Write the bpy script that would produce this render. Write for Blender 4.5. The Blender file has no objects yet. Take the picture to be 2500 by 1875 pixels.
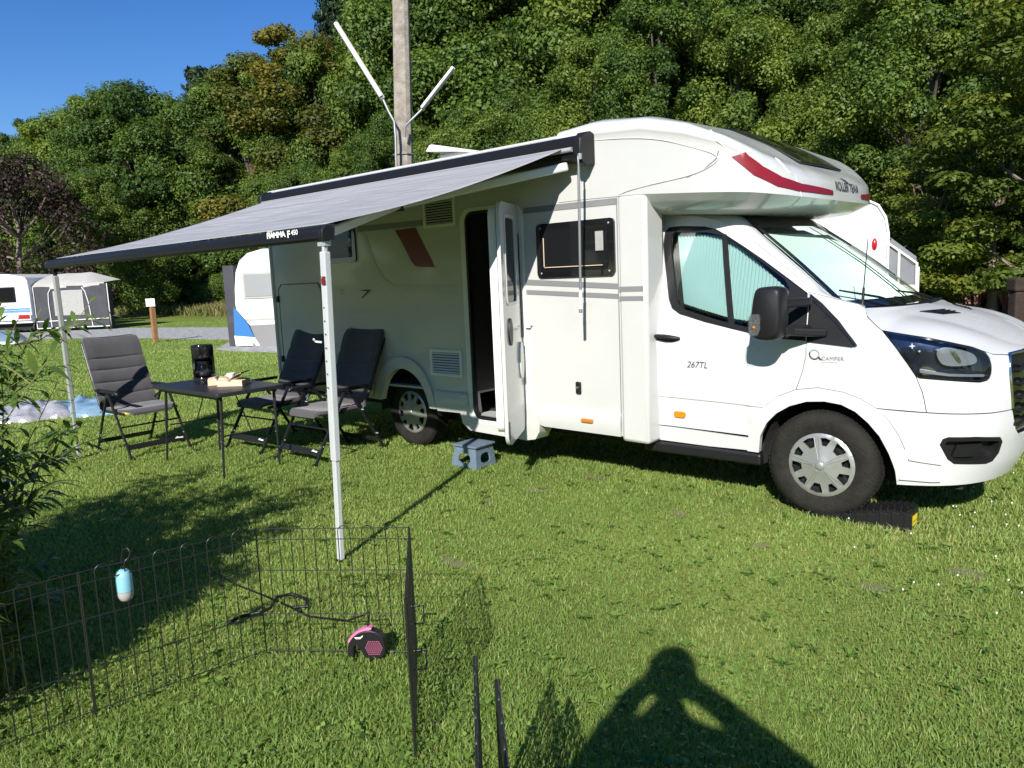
import bpy, bmesh, math, random
import numpy as np
from mathutils import Vector, Matrix
from mathutils.geometry import delaunay_2d_cdt
random.seed(7); RNG = np.random.default_rng(11)
scene = bpy.context.scene
COL = scene.collection
R = math.radians

# ------------------------------------------------------------------ camera
cam_d = bpy.data.cameras.new('camera'); cam = bpy.data.objects.new('camera', cam_d); COL.objects.link(cam)
cam_d.sensor_width = 36; cam_d.lens = 27.06; cam_d.clip_start = 0.05; cam_d.clip_end = 1500
rt = Vector((0.74706, 0.66342, -0.04209)); up = Vector((-0.06219, 0.13278, 0.98919)); fw = Vector((-0.66184, 0.73637, -0.14046))
mw = Matrix((rt, up, -fw)).transposed().to_4x4(); mw.translation = (1.7492, -4.8593, 1.6308)
cam.matrix_world = mw
scene.camera = cam
# ------------------------------------------------------------------ world, sun, exposure
SUN_EL = R(32); SX, SY = 0.45, -0.893            # towards the sun
world = bpy.data.worlds.new('World'); scene.world = world; world.use_nodes = True
nt = world.node_tree; bg = nt.nodes['Background']
sky = nt.nodes.new('ShaderNodeTexSky'); sky.sky_type = 'NISHITA'; sky.sun_disc = False
sky.sun_elevation = SUN_EL; sky.sun_rotation = math.atan2(SX, SY)
sky.air_density = 1.0; sky.dust_density = 0.0; sky.ozone_density = 4.0; sky.altitude = 200
hs = nt.nodes.new('ShaderNodeHueSaturation'); hs.inputs['Saturation'].default_value = 1.28; hs.inputs['Hue'].default_value = 0.512
nt.links.new(sky.outputs[0], hs.inputs['Color']); nt.links.new(hs.outputs[0], bg.inputs[0]); bg.inputs[1].default_value = 0.086
sun_d = bpy.data.lights.new('sun', 'SUN'); sun = bpy.data.objects.new('sun', sun_d); COL.objects.link(sun)
sun_d.energy = 5.0; sun_d.angle = R(0.53); sun_d.color = (1.0, 0.95, 0.87)
sd = Vector((SX*math.cos(SUN_EL), SY*math.cos(SUN_EL), math.sin(SUN_EL))).normalized()
sun.rotation_euler = sd.to_track_quat('Z', 'Y').to_euler()
sun.location = (8, -16, 12)
scene.view_settings.view_transform = 'Standard'; scene.view_settings.look = 'None'
scene.view_settings.exposure = 0.62; scene.view_settings.gamma = 1.0
scene.cycles.max_bounces = 8; scene.cycles.transparent_max_bounces = 16

# ------------------------------------------------------------------ materials
def hexc(r, g, b): return (r, g, b, 1)
def mat(name, col, rough=0.5, metal=0.0, spec=0.5, coat=0.0, bump=0.0, bscale=30, var=0.0, vscale=5, var_col=None, trans=0.0, alpha=1.0, emis=None, rvar=0.0, sheen=0.0):
    m = bpy.data.materials.new(name); m.use_nodes = True
    n = m.node_tree.nodes; l = m.node_tree.links; b = n['Principled BSDF']
    b.inputs['Base Color'].default_value = (*col, 1); b.inputs['Roughness'].default_value = rough
    b.inputs['Metallic'].default_value = metal; b.inputs['Specular IOR Level'].default_value = spec
    b.inputs['Coat Weight'].default_value = coat; b.inputs['Coat Roughness'].default_value = 0.06
    b.inputs['Transmission Weight'].default_value = trans; b.inputs['Alpha'].default_value = alpha
    b.inputs['Sheen Weight'].default_value = sheen
    tc = n.new('ShaderNodeTexCoord')
    if var > 0 or var_col or rvar > 0:
        no = n.new('ShaderNodeTexNoise'); no.inputs['Scale'].default_value = vscale; no.inputs['Detail'].default_value = 6
        no.inputs['Roughness'].default_value = 0.65
        l.new(tc.outputs['Object'], no.inputs['Vector'])
        if var > 0 or var_col:
            cr = n.new('ShaderNodeValToRGB'); cr.color_ramp.elements[0].position = 0.32; cr.color_ramp.elements[1].position = 0.7
            c2 = var_col if var_col else tuple(max(0, c*(1-var)) for c in col)
            cr.color_ramp.elements[0].color = (*c2, 1); cr.color_ramp.elements[1].color = (*col, 1)
            l.new(no.outputs['Fac'], cr.inputs['Fac']); l.new(cr.outputs['Color'], b.inputs['Base Color'])
        if rvar > 0:
            mr = n.new('ShaderNodeMapRange'); mr.inputs['To Min'].default_value = max(0.02, rough-rvar); mr.inputs['To Max'].default_value = rough+rvar
            l.new(no.outputs['Fac'], mr.inputs['Value']); l.new(mr.outputs['Result'], b.inputs['Roughness'])
    if bump > 0:
        nb = n.new('ShaderNodeTexNoise'); nb.inputs['Scale'].default_value = bscale; nb.inputs['Detail'].default_value = 5
        l.new(tc.outputs['Object'], nb.inputs['Vector'])
        bp = n.new('ShaderNodeBump'); bp.inputs['Strength'].default_value = bump; bp.inputs['Distance'].default_value = 0.02
        l.new(nb.outputs['Fac'], bp.inputs['Height']); l.new(bp.outputs['Normal'], b.inputs['Normal'])
    return m

def glass_mat(name, tint, rough=0.02, see=0.6, refl=1.0):
    # thin pane: see-through tint mixed with a fresnel mirror
    m = bpy.data.materials.new(name); m.use_nodes = True
    n = m.node_tree.nodes; l = m.node_tree.links; n.remove(n['Principled BSDF'])
    out = n['Material Output']
    tr = n.new('ShaderNodeBsdfTransparent'); tr.inputs[0].default_value = (*tint, 1)
    gl = n.new('ShaderNodeBsdfGlossy'); gl.inputs['Roughness'].default_value = rough; gl.inputs['Color'].default_value = (refl, refl, refl, 1)
    fr = n.new('ShaderNodeFresnel'); ge = n.new('ShaderNodeNewGeometry'); mr = n.new('ShaderNodeMapRange')
    mr.inputs['To Min'].default_value = 1.52; mr.inputs['To Max'].default_value = 1/1.52      # same pane seen from either side
    l.new(ge.outputs['Backfacing'], mr.inputs['Value']); l.new(mr.outputs[0], fr.inputs[0])
    mx = n.new('ShaderNodeMixShader')
    l.new(fr.outputs[0], mx.inputs[0]); l.new(tr.outputs[0], mx.inputs[1]); l.new(gl.outputs[0], mx.inputs[2]); l.new(mx.outputs[0], out.inputs[0])
    return m

M = {}
M['hab'] = mat('hab_gelcoat', (0.53, 0.535, 0.52), 0.22, coat=0.5, rvar=0.08, vscale=3, var=0.05, bump=0.015, bscale=2.5)
M['cab'] = mat('cab_paint', (0.585, 0.59, 0.60), 0.28, coat=0.35, rvar=0.04, vscale=4, var=0.02)
M['trim_white'] = mat('white_plastic', (0.74, 0.74, 0.71), 0.45, var=0.06, vscale=8)
M['black_pl'] = mat('black_plastic', (0.010, 0.010, 0.011), 0.45, spec=0.35, bump=0.08, bscale=400, rvar=0.1)
M['black_gl'] = mat('black_gloss', (0.008, 0.008, 0.010), 0.08, coat=0.6)
M['gap'] = mat('dark_gap', (0.012, 0.012, 0.012), 0.9)
M['seam'] = mat('grey_seam', (0.20, 0.20, 0.20), 0.6)
M['rubber'] = mat('tyre_rubber', (0.009, 0.009, 0.009), 0.8, spec=0.25, bump=0.3, bscale=60, var_col=(0.022, 0.020, 0.016), vscale=9)
M['alloy'] = mat('wheel_silver', (0.42, 0.43, 0.42), 0.34, metal=0.6, var=0.12, vscale=12)
M['alu'] = mat('anodised_aluminium', (0.50, 0.51, 0.52), 0.38, metal=0.35, var=0.08, vscale=6)
M['alu_white'] = mat('grey_white_leg', (0.62, 0.65, 0.66), 0.35, metal=0.25, var=0.06, vscale=10)
M['chrome'] = mat('chrome', (0.7, 0.7, 0.7), 0.12, metal=1.0)
M['anthracite'] = mat('anthracite_case', (0.009, 0.009, 0.011), 0.45, spec=0.25, rvar=0.08, vscale=3)
M['grey_decal'] = mat('grey_decal', (0.20, 0.205, 0.215), 0.4, coat=0.3)
M['grey_decal2'] = mat('pale_grey_decal', (0.50, 0.50, 0.475), 0.35, coat=0.3)
M['red_decal'] = mat('red_decal', (0.20, 0.006, 0.016), 0.35, coat=0.2)
M['dred_decal'] = mat('dark_red_decal', (0.16, 0.015, 0.018), 0.3, coat=0.4)
M['amber'] = mat('amber_lens', (0.80, 0.22, 0.01), 0.2, coat=0.5)
M['amber_d'] = mat('amber_brown_lens', (0.50, 0.16, 0.02), 0.25, coat=0.5)
M['ink'] = mat('dark_lettering', (0.04, 0.04, 0.05), 0.5)
M['winglass'] = mat('smoked_acrylic', (0.010, 0.011, 0.012), 0.06, spec=0.35)
M['glass'] = glass_mat('cab_glass', (0.86, 0.94, 0.92))
M['clear'] = glass_mat('clear_lens', (0.92, 0.94, 0.95))
M['dlens'] = glass_mat('smoked_lens', (0.75, 0.78, 0.84))
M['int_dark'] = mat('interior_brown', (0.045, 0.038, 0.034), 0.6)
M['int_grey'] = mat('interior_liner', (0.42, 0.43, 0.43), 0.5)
M['wood_lam'] = mat('interior_floor', (0.22, 0.15, 0.10), 0.5, var=0.4, vscale=20)
M['fabric_dk'] = mat('charcoal_fabric', (0.060, 0.058, 0.066), 0.9, bump=0.25, bscale=700, sheen=0.3, var=0.15, vscale=14)
M['frame_dk'] = mat('dark_metal_tube', (0.022, 0.023, 0.026), 0.28, metal=0.4)
M['table_dk'] = mat('table_top_plastic', (0.020, 0.021, 0.025), 0.38, bump=0.15, bscale=260)
M['paper'] = mat('book_pages', (0.66, 0.53, 0.38), 0.85, var=0.12, vscale=60)
M['cover'] = mat('book_cover', (0.38, 0.26, 0.20), 0.6, var=0.3, vscale=30)
M['china'] = mat('white_china', (0.8, 0.8, 0.78), 0.2, coat=0.5)
M['stool'] = mat('slate_blue_plastic', (0.135, 0.185, 0.25), 0.45, bump=0.15, bscale=200, var=0.15, vscale=30)
M['wire'] = mat('black_wire', (0.016, 0.017, 0.016), 0.35)
M['concrete'] = mat('weathered_concrete', (0.34, 0.31, 0.27), 0.92, bump=0.5, bscale=40, var_col=(0.17, 0.14, 0.11), vscale=7)
M['post_wood'] = mat('orange_brown_wood', (0.33, 0.17, 0.07), 0.8, bump=0.3, bscale=60, var=0.35, vscale=12)
M['dark_wood'] = mat('dark_brown_wood', (0.045, 0.028, 0.020), 0.9, bump=0.4, bscale=50, var=0.5, vscale=10)
M['terra'] = mat('orange_terracotta', (0.50, 0.13, 0.03), 0.7, var=0.2, vscale=15)
M['yellow'] = mat('yellow_label', (0.80, 0.62, 0.02), 0.5)
M['pink'] = mat('pink_plastic', (0.62, 0.17, 0.32), 0.4)
M['blue_cap'] = mat('pale_blue_plastic', (0.22, 0.48, 0.58), 0.35)
M['grey_cap'] = mat('warm_grey_plastic', (0.42, 0.38, 0.38), 0.4)
M['caravan'] = mat('caravan_white', (0.76, 0.77, 0.78), 0.35, coat=0.3, var=0.06, vscale=2.0)
M['canvas_lt'] = mat('pale_grey_canvas', (0.46, 0.45, 0.42), 0.9, var=0.15, vscale=3, bump=0.3, bscale=4)
M['canvas_dk'] = mat('dark_grey_canvas', (0.062, 0.064, 0.078), 0.9, var=0.3, vscale=3, bump=0.3, bscale=4)
M['canvas_md'] = mat('mid_grey_canvas', (0.20, 0.21, 0.23), 0.9, var=0.2, vscale=3, bump=0.3, bscale=4)
M['mesh_win'] = mat('tent_window_film', (0.38, 0.38, 0.37), 0.5, var=0.25, vscale=14)
M['blue'] = mat('blue_canvas', (0.02, 0.15, 0.42), 0.6)
M['stripe_bl'] = mat('blue_stripe', (0.12, 0.27, 0.50), 0.4)
M['red_lamp'] = mat('red_lamp', (0.40, 0.01, 0.02), 0.25, coat=0.5)
M['grass_pl'] = mat('lamp_body', (0.62, 0.60, 0.54), 0.5, var=0.2, vscale=10)
M['lampglass'] = mat('lamp_diffuser', (0.78, 0.77, 0.73), 0.3, coat=0.3)
M['skin'] = mat('skin', (0.5, 0.3, 0.22), 0.5); M['shirt'] = mat('dark_shirt', (0.05, 0.06, 0.09), 0.8)
M['galv'] = mat('galvanised_steel', (0.32, 0.33, 0.35), 0.5, metal=0.6, var=0.2, vscale=10)

# pleated foil blind (turquoise glimmer) : real pleats are modelled, this is its cloth
M['blind'] = mat('turquoise_blind', (0.36, 0.50, 0.49), 0.5, metal=0.15, var=0.05, vscale=6)
M['blind_ws'] = mat('silver_green_blind', (0.50, 0.60, 0.54), 0.45, metal=0.15, var=0.06, vscale=5)

def awning_mat():
    m = mat('awning_cloth', (0.36, 0.36, 0.385), 0.62)
    n = m.node_tree.nodes; l = m.node_tree.links; b = n['Principled BSDF']
    tc = n.new('ShaderNodeTexCoord'); mp = n.new('ShaderNodeMapping'); mp.inputs['Scale'].default_value = (0.35, 22, 22)
    no = n.new('ShaderNodeTexNoise'); no.inputs['Scale'].default_value = 1.6; no.inputs['Detail'].default_value = 8; no.inputs['Roughness'].default_value = 0.75
    cr = n.new('ShaderNodeValToRGB'); cr.color_ramp.elements[0].position = 0.36; cr.color_ramp.elements[1].position = 0.62
    cr.color_ramp.elements[0].color = (0.21, 0.21, 0.22, 1); cr.color_ramp.elements[1].color = (0.41, 0.41, 0.42, 1)
    l.new(tc.outputs['Object'], mp.inputs[0]); l.new(mp.outputs[0], no.inputs[0]); l.new(no.outputs[0], cr.inputs[0]); l.new(cr.outputs[0], b.inputs['Base Color'])
    return m
M['awning'] = awning_mat()

def leaf_mat(name, ca, cb, cc, tr=0.35, rough=0.5, obj_var=0.35):
    # ca..cc : leaf albedo range, picked per leaf ('rnd') and per tree (object random)
    m = bpy.data.materials.new(name); m.use_nodes = True
    n = m.node_tree.nodes; l = m.node_tree.links; b = n['Principled BSDF']; out = n['Material Output']
    at = n.new('ShaderNodeAttribute'); at.attribute_name = 'rnd'
    oi = n.new('ShaderNodeObjectInfo')
    ma = n.new('ShaderNodeMath'); ma.operation = 'MULTIPLY_ADD'; ma.inputs[1].default_value = obj_var; ma.inputs[2].default_value = -obj_var/2
    l.new(oi.outputs['Random'], ma.inputs[0])
    ad = n.new('ShaderNodeMath'); ad.operation = 'ADD'; ad.use_clamp = True
    l.new(at.outputs['Fac'], ad.inputs[0]); l.new(ma.outputs[0], ad.inputs[1])
    cr = n.new('ShaderNodeValToRGB'); e = cr.color_ramp.elements; e[0].position = 0.05; e[0].color = (*ca, 1); e[1].position = 0.95; e[1].color = (*cc, 1)
    x = e.new(0.5); x.color = (*cb, 1)
    l.new(ad.outputs[0], cr.inputs[0]); l.new(cr.outputs[0], b.inputs['Base Color'])
    b.inputs['Roughness'].default_value = rough; b.inputs['Specular IOR Level'].default_value = 0.25
    ts = n.new('ShaderNodeBsdfTranslucent'); mc = n.new('ShaderNodeMix'); mc.data_type = 'RGBA'; mc.blend_type = 'MULTIPLY'
    mc.inputs[0].default_value = 1; mc.inputs[7].default_value = (1.3, 1.35, 0.55, 1)
    l.new(cr.outputs[0], mc.inputs[6]); l.new(mc.outputs[2], ts.inputs[0])
    mx = n.new('ShaderNodeMixShader'); mx.inputs[0].default_value = tr
    l.new(b.outputs[0], mx.inputs[1]); l.new(ts.outputs[0], mx.inputs[2]); l.new(mx.outputs[0], out.inputs[0])
    return m
M['leaf'] = leaf_mat('broadleaf_green', (0.042, 0.082, 0.020), (0.095, 0.158, 0.032), (0.185, 0.25, 0.045), obj_var=0.5)
M['leaf_y'] = leaf_mat('yellow_green_leaf', (0.06, 0.095, 0.018), (0.12, 0.165, 0.028), (0.22, 0.24, 0.04))
M['leaf_o'] = leaf_mat('ochre_leaf', (0.05, 0.07, 0.020), (0.125, 0.135, 0.028), (0.24, 0.20, 0.035))
M['leaf_c'] = leaf_mat('copper_leaf', (0.028, 0.018, 0.016), (0.050, 0.034, 0.028), (0.10, 0.075, 0.045), tr=0.15)
M['leaf_d'] = leaf_mat('dark_needle', (0.014, 0.030, 0.018), (0.028, 0.052, 0.030), (0.05, 0.08, 0.04), tr=0.15)
M['leaf_w'] = leaf_mat('willow_leaf', (0.07, 0.13, 0.028), (0.16, 0.24, 0.045), (0.32, 0.38, 0.09), tr=0.4, rough=0.35)
M['grass'] = leaf_mat('grass_blade', (0.155, 0.25, 0.062), (0.275, 0.385, 0.100), (0.52, 0.50, 0.23), tr=0.45, rough=0.5, obj_var=0)
M['clover'] = leaf_mat('clover_leaf', (0.10, 0.18, 0.035), (0.16, 0.26, 0.05), (0.24, 0.33, 0.08), tr=0.3, obj_var=0)
M['wild'] = leaf_mat('wild_grass', (0.07, 0.11, 0.03), (0.15, 0.17, 0.05), (0.30, 0.24, 0.11), tr=0.3, obj_var=0)
M['pinkfl'] = leaf_mat('pink_flower', (0.25, 0.12, 0.13), (0.45, 0.22, 0.26), (0.6, 0.4, 0.4), tr=0.3, obj_var=0)
M['ind'] = mat('indicator_silver', (0.30, 0.30, 0.30), 0.3, metal=0.5, var=0.7, vscale=60)
M['daisy'] = mat('daisy_white', (0.8, 0.8, 0.76), 0.8)
M['bark'] = mat('bark', (0.11, 0.09, 0.07), 0.9, bump=0.5, bscale=20, var=0.4, vscale=4)
M['twig'] = mat('pale_twig', (0.20, 0.20, 0.06), 0.7, var=0.3, vscale=20)
M['stem'] = mat('grey_twig', (0.20, 0.16, 0.12), 0.8)

def ground_mat():
    m = bpy.data.materials.new('lawn_soil'); m.use_nodes = True
    n = m.node_tree.nodes; l = m.node_tree.links; b = n['Principled BSDF']; b.inputs['Roughness'].default_value = 0.95
    b.inputs['Specular IOR Level'].default_value = 0.1
    tc = n.new('ShaderNodeTexCoord')
    def noise(s, d=6, r=0.6):
        x = n.new('ShaderNodeTexNoise'); x.inputs['Scale'].default_value = s; x.inputs['Detail'].default_value = d; x.inputs['Roughness'].default_value = r
        l.new(tc.outputs['Object'], x.inputs['Vector']); return x
    a = noise(0.35, 5); f = noise(38, 4, 0.7); g = noise(3.0, 5)
    r1 = n.new('ShaderNodeValToRGB'); e = r1.color_ramp.elements; e[0].position = 0.33; e[0].color = (0.14, 0.20, 0.050, 1); e[1].position = 0.68; e[1].color = (0.28, 0.33, 0.10, 1)
    l.new(a.outputs[0], r1.inputs[0])
    r2 = n.new('ShaderNodeValToRGB'); e = r2.color_ramp.elements; e[0].position = 0.3; e[0].color = (0.45, 0.45, 0.42, 1); e[1].position = 0.72; e[1].color = (1.25, 1.2, 1.1, 1)
    l.new(f.outputs[0], r2.inputs[0])
    r3 = n.new('ShaderNodeValToRGB'); e = r3.color_ramp.elements; e[0].position = 0.3; e[0].color = (0.8, 0.85, 0.7, 1); e[1].position = 0.7; e[1].color = (1.12, 1.08, 1.0, 1)
    l.new(g.outputs[0], r3.inputs[0])
    m1 = n.new('ShaderNodeMix'); m1.data_type = 'RGBA'; m1.blend_type = 'MULTIPLY'; m1.inputs[0].default_value = 1
    m2 = n.new('ShaderNodeMix'); m2.data_type = 'RGBA'; m2.blend_type = 'MULTIPLY'; m2.inputs[0].default_value = 1
    l.new(r1.outputs[0], m1.inputs[6]); l.new(r2.outputs[0], m1.inputs[7]); l.new(m1.outputs[2], m2.inputs[6]); l.new(r3.outputs[0], m2.inputs[7])
    l.new(m2.outputs[2], b.inputs['Base Color'])
    bp = n.new('ShaderNodeBump'); bp.inputs['Strength'].default_value = 0.8; bp.inputs['Distance'].default_value = 0.03
    l.new(f.outputs[0], bp.inputs['Height']); l.new(bp.outputs[0], b.inputs['Normal'])
    return m
M['ground'] = ground_mat()
M['hill'] = mat('woodland_floor', (0.035, 0.045, 0.018), 0.95, var=0.5, vscale=1.5, bump=0.5, bscale=5)
M['gravel'] = mat('grey_gravel', (0.50, 0.50, 0.50), 0.95, bump=0.9, bscale=25, var_col=(0.17, 0.17, 0.175), vscale=5)
M['bare'] = mat('bare_earth', (0.20, 0.195, 0.085), 0.95, bump=0.5, bscale=50, var=0.4, vscale=30)

# ------------------------------------------------------------------ mesh helpers
def wloc(o):
    v = Vector((0, 0, 0))
    while o: v += o.location; o = o.parent
    return v
class MB:
    def __init__(s): s.v = []; s.f = []; s.m = []
    def add(s, vs, fs, mi=0):
        k = len(s.v); s.v.extend([tuple(map(float, v)) for v in vs]); s.f.extend([tuple(i+k for i in f) for f in fs]); s.m.extend([mi]*len(fs)); return s
    def box(s, lo, hi, mi=0):
        x0, y0, z0 = lo; x1, y1, z1 = hi
        return s.add([(x0,y0,z0),(x1,y0,z0),(x1,y1,z0),(x0,y1,z0),(x0,y0,z1),(x1,y0,z1),(x1,y1,z1),(x0,y1,z1)],
                     [(0,3,2,1),(4,5,6,7),(0,1,5,4),(1,2,6,5),(2,3,7,6),(3,0,4,7)], mi)
    def bar(s, a, b, w, h, up=(0,0,1), mi=0):
        a = Vector(a); b = Vector(b); d = (b-a).normalized(); u = Vector(up)
        sd_ = d.cross(u)
        if sd_.length < 1e-4: sd_ = d.cross(Vector((1,0,0)))
        sd_.normalize(); u = sd_.cross(d).normalized()
        vs = [p + sd_*sx*w/2 + u*sz*h/2 for p in (a, b) for sx, sz in ((-1,-1),(1,-1),(1,1),(-1,1))]
        return s.add(vs, [(0,1,2,3),(7,6,5,4),(0,4,5,1),(1,5,6,2),(2,6,7,3),(3,7,4,0)], mi)
    def tube(s, pts, r, n=8, mi=0, cap=True):
        pts = [Vector(p) for p in pts]; rs = r if isinstance(r, (list, tuple)) else [r]*len(pts)
        vs = []; u0 = None
        for i, p in enumerate(pts):
            d = (pts[min(i+1, len(pts)-1)] - pts[max(i-1, 0)]).normalized()
            if u0 is None:
                u0 = d.cross(Vector((0, 0, 1)))
                if u0.length < 1e-3: u0 = d.cross(Vector((1, 0, 0)))
            u = (u0 - d*u0.dot(d)).normalized(); w = d.cross(u); u0 = u
            vs += [p + (u*math.cos(2*math.pi*k/n) + w*math.sin(2*math.pi*k/n))*rs[i] for k in range(n)]
        fs = [(i*n+k, i*n+(k+1) % n, (i+1)*n+(k+1) % n, (i+1)*n+k) for i in range(len(pts)-1) for k in range(n)]
        if cap: fs += [tuple(range(n))[::-1], tuple((len(pts)-1)*n+k for k in range(n))]
        return s.add(vs, fs, mi)
    def lathe(s, prof, org=(0,0,0), ax='z', n=32, mi=0, sc=(1,1)):
        vs = []
        for r, h in prof:
            for k in range(n):
                a = 2*math.pi*k/n; c, q = r*math.cos(a)*sc[0], r*math.sin(a)*sc[1]
                p = {'z': (c, q, h), 'y': (c, h, q), 'x': (h, c, q)}[ax]
                vs.append((p[0]+org[0], p[1]+org[1], p[2]+org[2]))
        fs = [(i*n+k, i*n+(k+1) % n, (i+1)*n+(k+1) % n, (i+1)*n+k) for i in range(len(prof)-1) for k in range(n)]
        return s.add(vs, fs, mi)
    def prism(s, poly, vec, mi=0):
        # poly: planar 3D loop, extruded by vec
        n = len(poly); vec = Vector(vec); a = [Vector(p) for p in poly]; b = [p+vec for p in a]
        return s.add(a+b, [tuple(range(n)), tuple(range(2*n-1, n-1, -1))] + [(i, i+n, (i+1) % n+n, (i+1) % n) for i in range(n)], mi)
    def grid(s, fn, nu, nv, mi=0, closed=False):
        vs = [fn(i/nu, j/nv) for i in range(nu+1) for j in range(nv+1)]
        return s.add(vs, [(i*(nv+1)+j, (i+1)*(nv+1)+j, (i+1)*(nv+1)+j+1, i*(nv+1)+j+1) for i in range(nu) for j in range(nv)], mi)
    def build(s, name, mats, parent=None, smooth=None, bevel=None, local=False, fix=True):
        me = bpy.data.meshes.new(name)
        o0 = Vector((0, 0, 0)) if local or parent is None else wloc(parent)
        me.from_pydata([(v[0]-o0.x, v[1]-o0.y, v[2]-o0.z) for v in s.v], [], s.f)
        if not isinstance(mats, (list, tuple)): mats = [mats]
        for m in mats: me.materials.append(m)
        if len(mats) > 1: me.polygons.foreach_set('material_index', s.m)
        if fix:
            bm = bmesh.new(); bm.from_mesh(me); bmesh.ops.recalc_face_normals(bm, faces=bm.faces); bm.to_mesh(me); bm.free()
        me.update()
        if smooth:
            me.shade_smooth()
            if smooth < 180: me.set_sharp_from_angle(angle=R(smooth))
        o = bpy.data.objects.new(name, me); COL.objects.link(o); o.parent = parent
        if bevel:
            b = o.modifiers.new('bevel', 'BEVEL'); b.width = bevel; b.segments = 2; b.limit_method = 'ANGLE'; b.angle_limit = R(40)
            b.harden_normals = False
        return o
def empty(name, loc, label=None, cat=None, group=None, rz=0, kind=None):
    o = bpy.data.objects.new(name, None); COL.objects.link(o); o.location = loc; o.rotation_euler = (0, 0, rz); o.empty_display_size = .1
    return tag(o, label, cat, group, kind)
def tag(o, label=None, cat=None, group=None, kind=None):
    if label: o['label'] = label
    if cat: o['category'] = cat
    if group: o['group'] = group
    if kind: o['kind'] = kind
    return o
def copy_tree(o, parent=None):
    c = o.copy(); COL.objects.link(c); c.parent = parent
    for ch in list(o.children): copy_tree(ch, c)
    return c
def fast_mesh(name, V, F, mats, parent=None, rnd=None, midx=None, smooth=False):
    # V (n,3), F (m,k) arrays
    V = np.asarray(V, np.float32); F = np.asarray(F, np.int32); k = F.shape[1]
    me = bpy.data.meshes.new(name); me.vertices.add(len(V)); me.vertices.foreach_set('co', V.ravel())
    me.loops.add(F.size); me.loops.foreach_set('vertex_index', F.ravel())
    me.polygons.add(len(F)); me.polygons.foreach_set('loop_start', np.arange(0, F.size, k, dtype=np.int32))
    try: me.polygons.foreach_set('loop_total', np.full(len(F), k, np.int32))
    except Exception: pass
    for m in (mats if isinstance(mats, (list, tuple)) else [mats]): me.materials.append(m)
    if midx is not None: me.polygons.foreach_set('material_index', np.asarray(midx, np.int32))
    if rnd is not None:
        a = me.attributes.new('rnd', 'FLOAT', 'POINT'); a.data.foreach_set('value', np.asarray(rnd, np.float32))
    me.update(calc_edges=True)
    if smooth: me.shade_smooth()
    o = bpy.data.objects.new(name, me); COL.objects.link(o); o.parent = parent
    return o
# 2D panels : constrained triangulation mapped onto a surface
def chaikin(p, n=2, closed=True):
    for _ in range(n):
        q = []
        for i in range(len(p) if closed else len(p)-1):
            a = p[i]; b = p[(i+1) % len(p)]
            q += [(a[0]*.75+b[0]*.25, a[1]*.75+b[1]*.25), (a[0]*.25+b[0]*.75, a[1]*.25+b[1]*.75)]
        if not closed: q = [p[0]] + q + [p[-1]]
        p = q
    return p
def inside(P, poly):
    x, y = P[:, 0], P[:, 1]; c = np.zeros(len(P), bool); n = len(poly)
    for i in range(n):
        x1, y1 = poly[i]; x2, y2 = poly[(i+1) % n]
        if y1 == y2: continue
        k = ((y1 > y) != (y2 > y)) & (x < (x2-x1)*(y-y1)/(y2-y1)+x1); c ^= k
    return c
def seg_dist(P, poly):
    d = np.full(len(P), 1e9); n = len(poly)
    for i in range(n):
        a = np.array(poly[i]); b = np.array(poly[(i+1) % n]); ab = b-a; L = ab@ab+1e-12
        t = np.clip(((P-a)@ab)/L, 0, 1); d = np.minimum(d, np.hypot(*(P-(a+t[:, None]*ab)).T))
    return d
def subdiv(poly, sp):
    out = []
    for i in range(len(poly)):
        a = poly[i]; b = poly[(i+1) % len(poly)]; n = max(1, int(math.ceil(math.dist(a, b)/sp)))
        out += [(a[0]+(b[0]-a[0])*k/n, a[1]+(b[1]-a[1])*k/n) for k in range(n)]
    return out
def shrink(poly, g):
    A = sum(poly[i][0]*poly[(i+1) % len(poly)][1]-poly[(i+1) % len(poly)][0]*poly[i][1] for i in range(len(poly)))
    sgn = 1 if A > 0 else -1; out = []
    for i in range(len(poly)):
        p0 = Vector(poly[i-1]); p1 = Vector(poly[i]); p2 = Vector(poly[(i+1) % len(poly)])
        d1 = (p1-p0).normalized(); d2 = (p2-p1).normalized()
        n1 = Vector((-d1.y, d1.x))*sgn; n2 = Vector((-d2.y, d2.x))*sgn
        nn = (n1+n2); 
        if nn.length < 1e-3: nn = n1
        nn.normalize(); k = g/max(.5, nn.dot(n1)); out.append((p1.x+nn.x*k, p1.y+nn.y*k))
    return out
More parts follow.
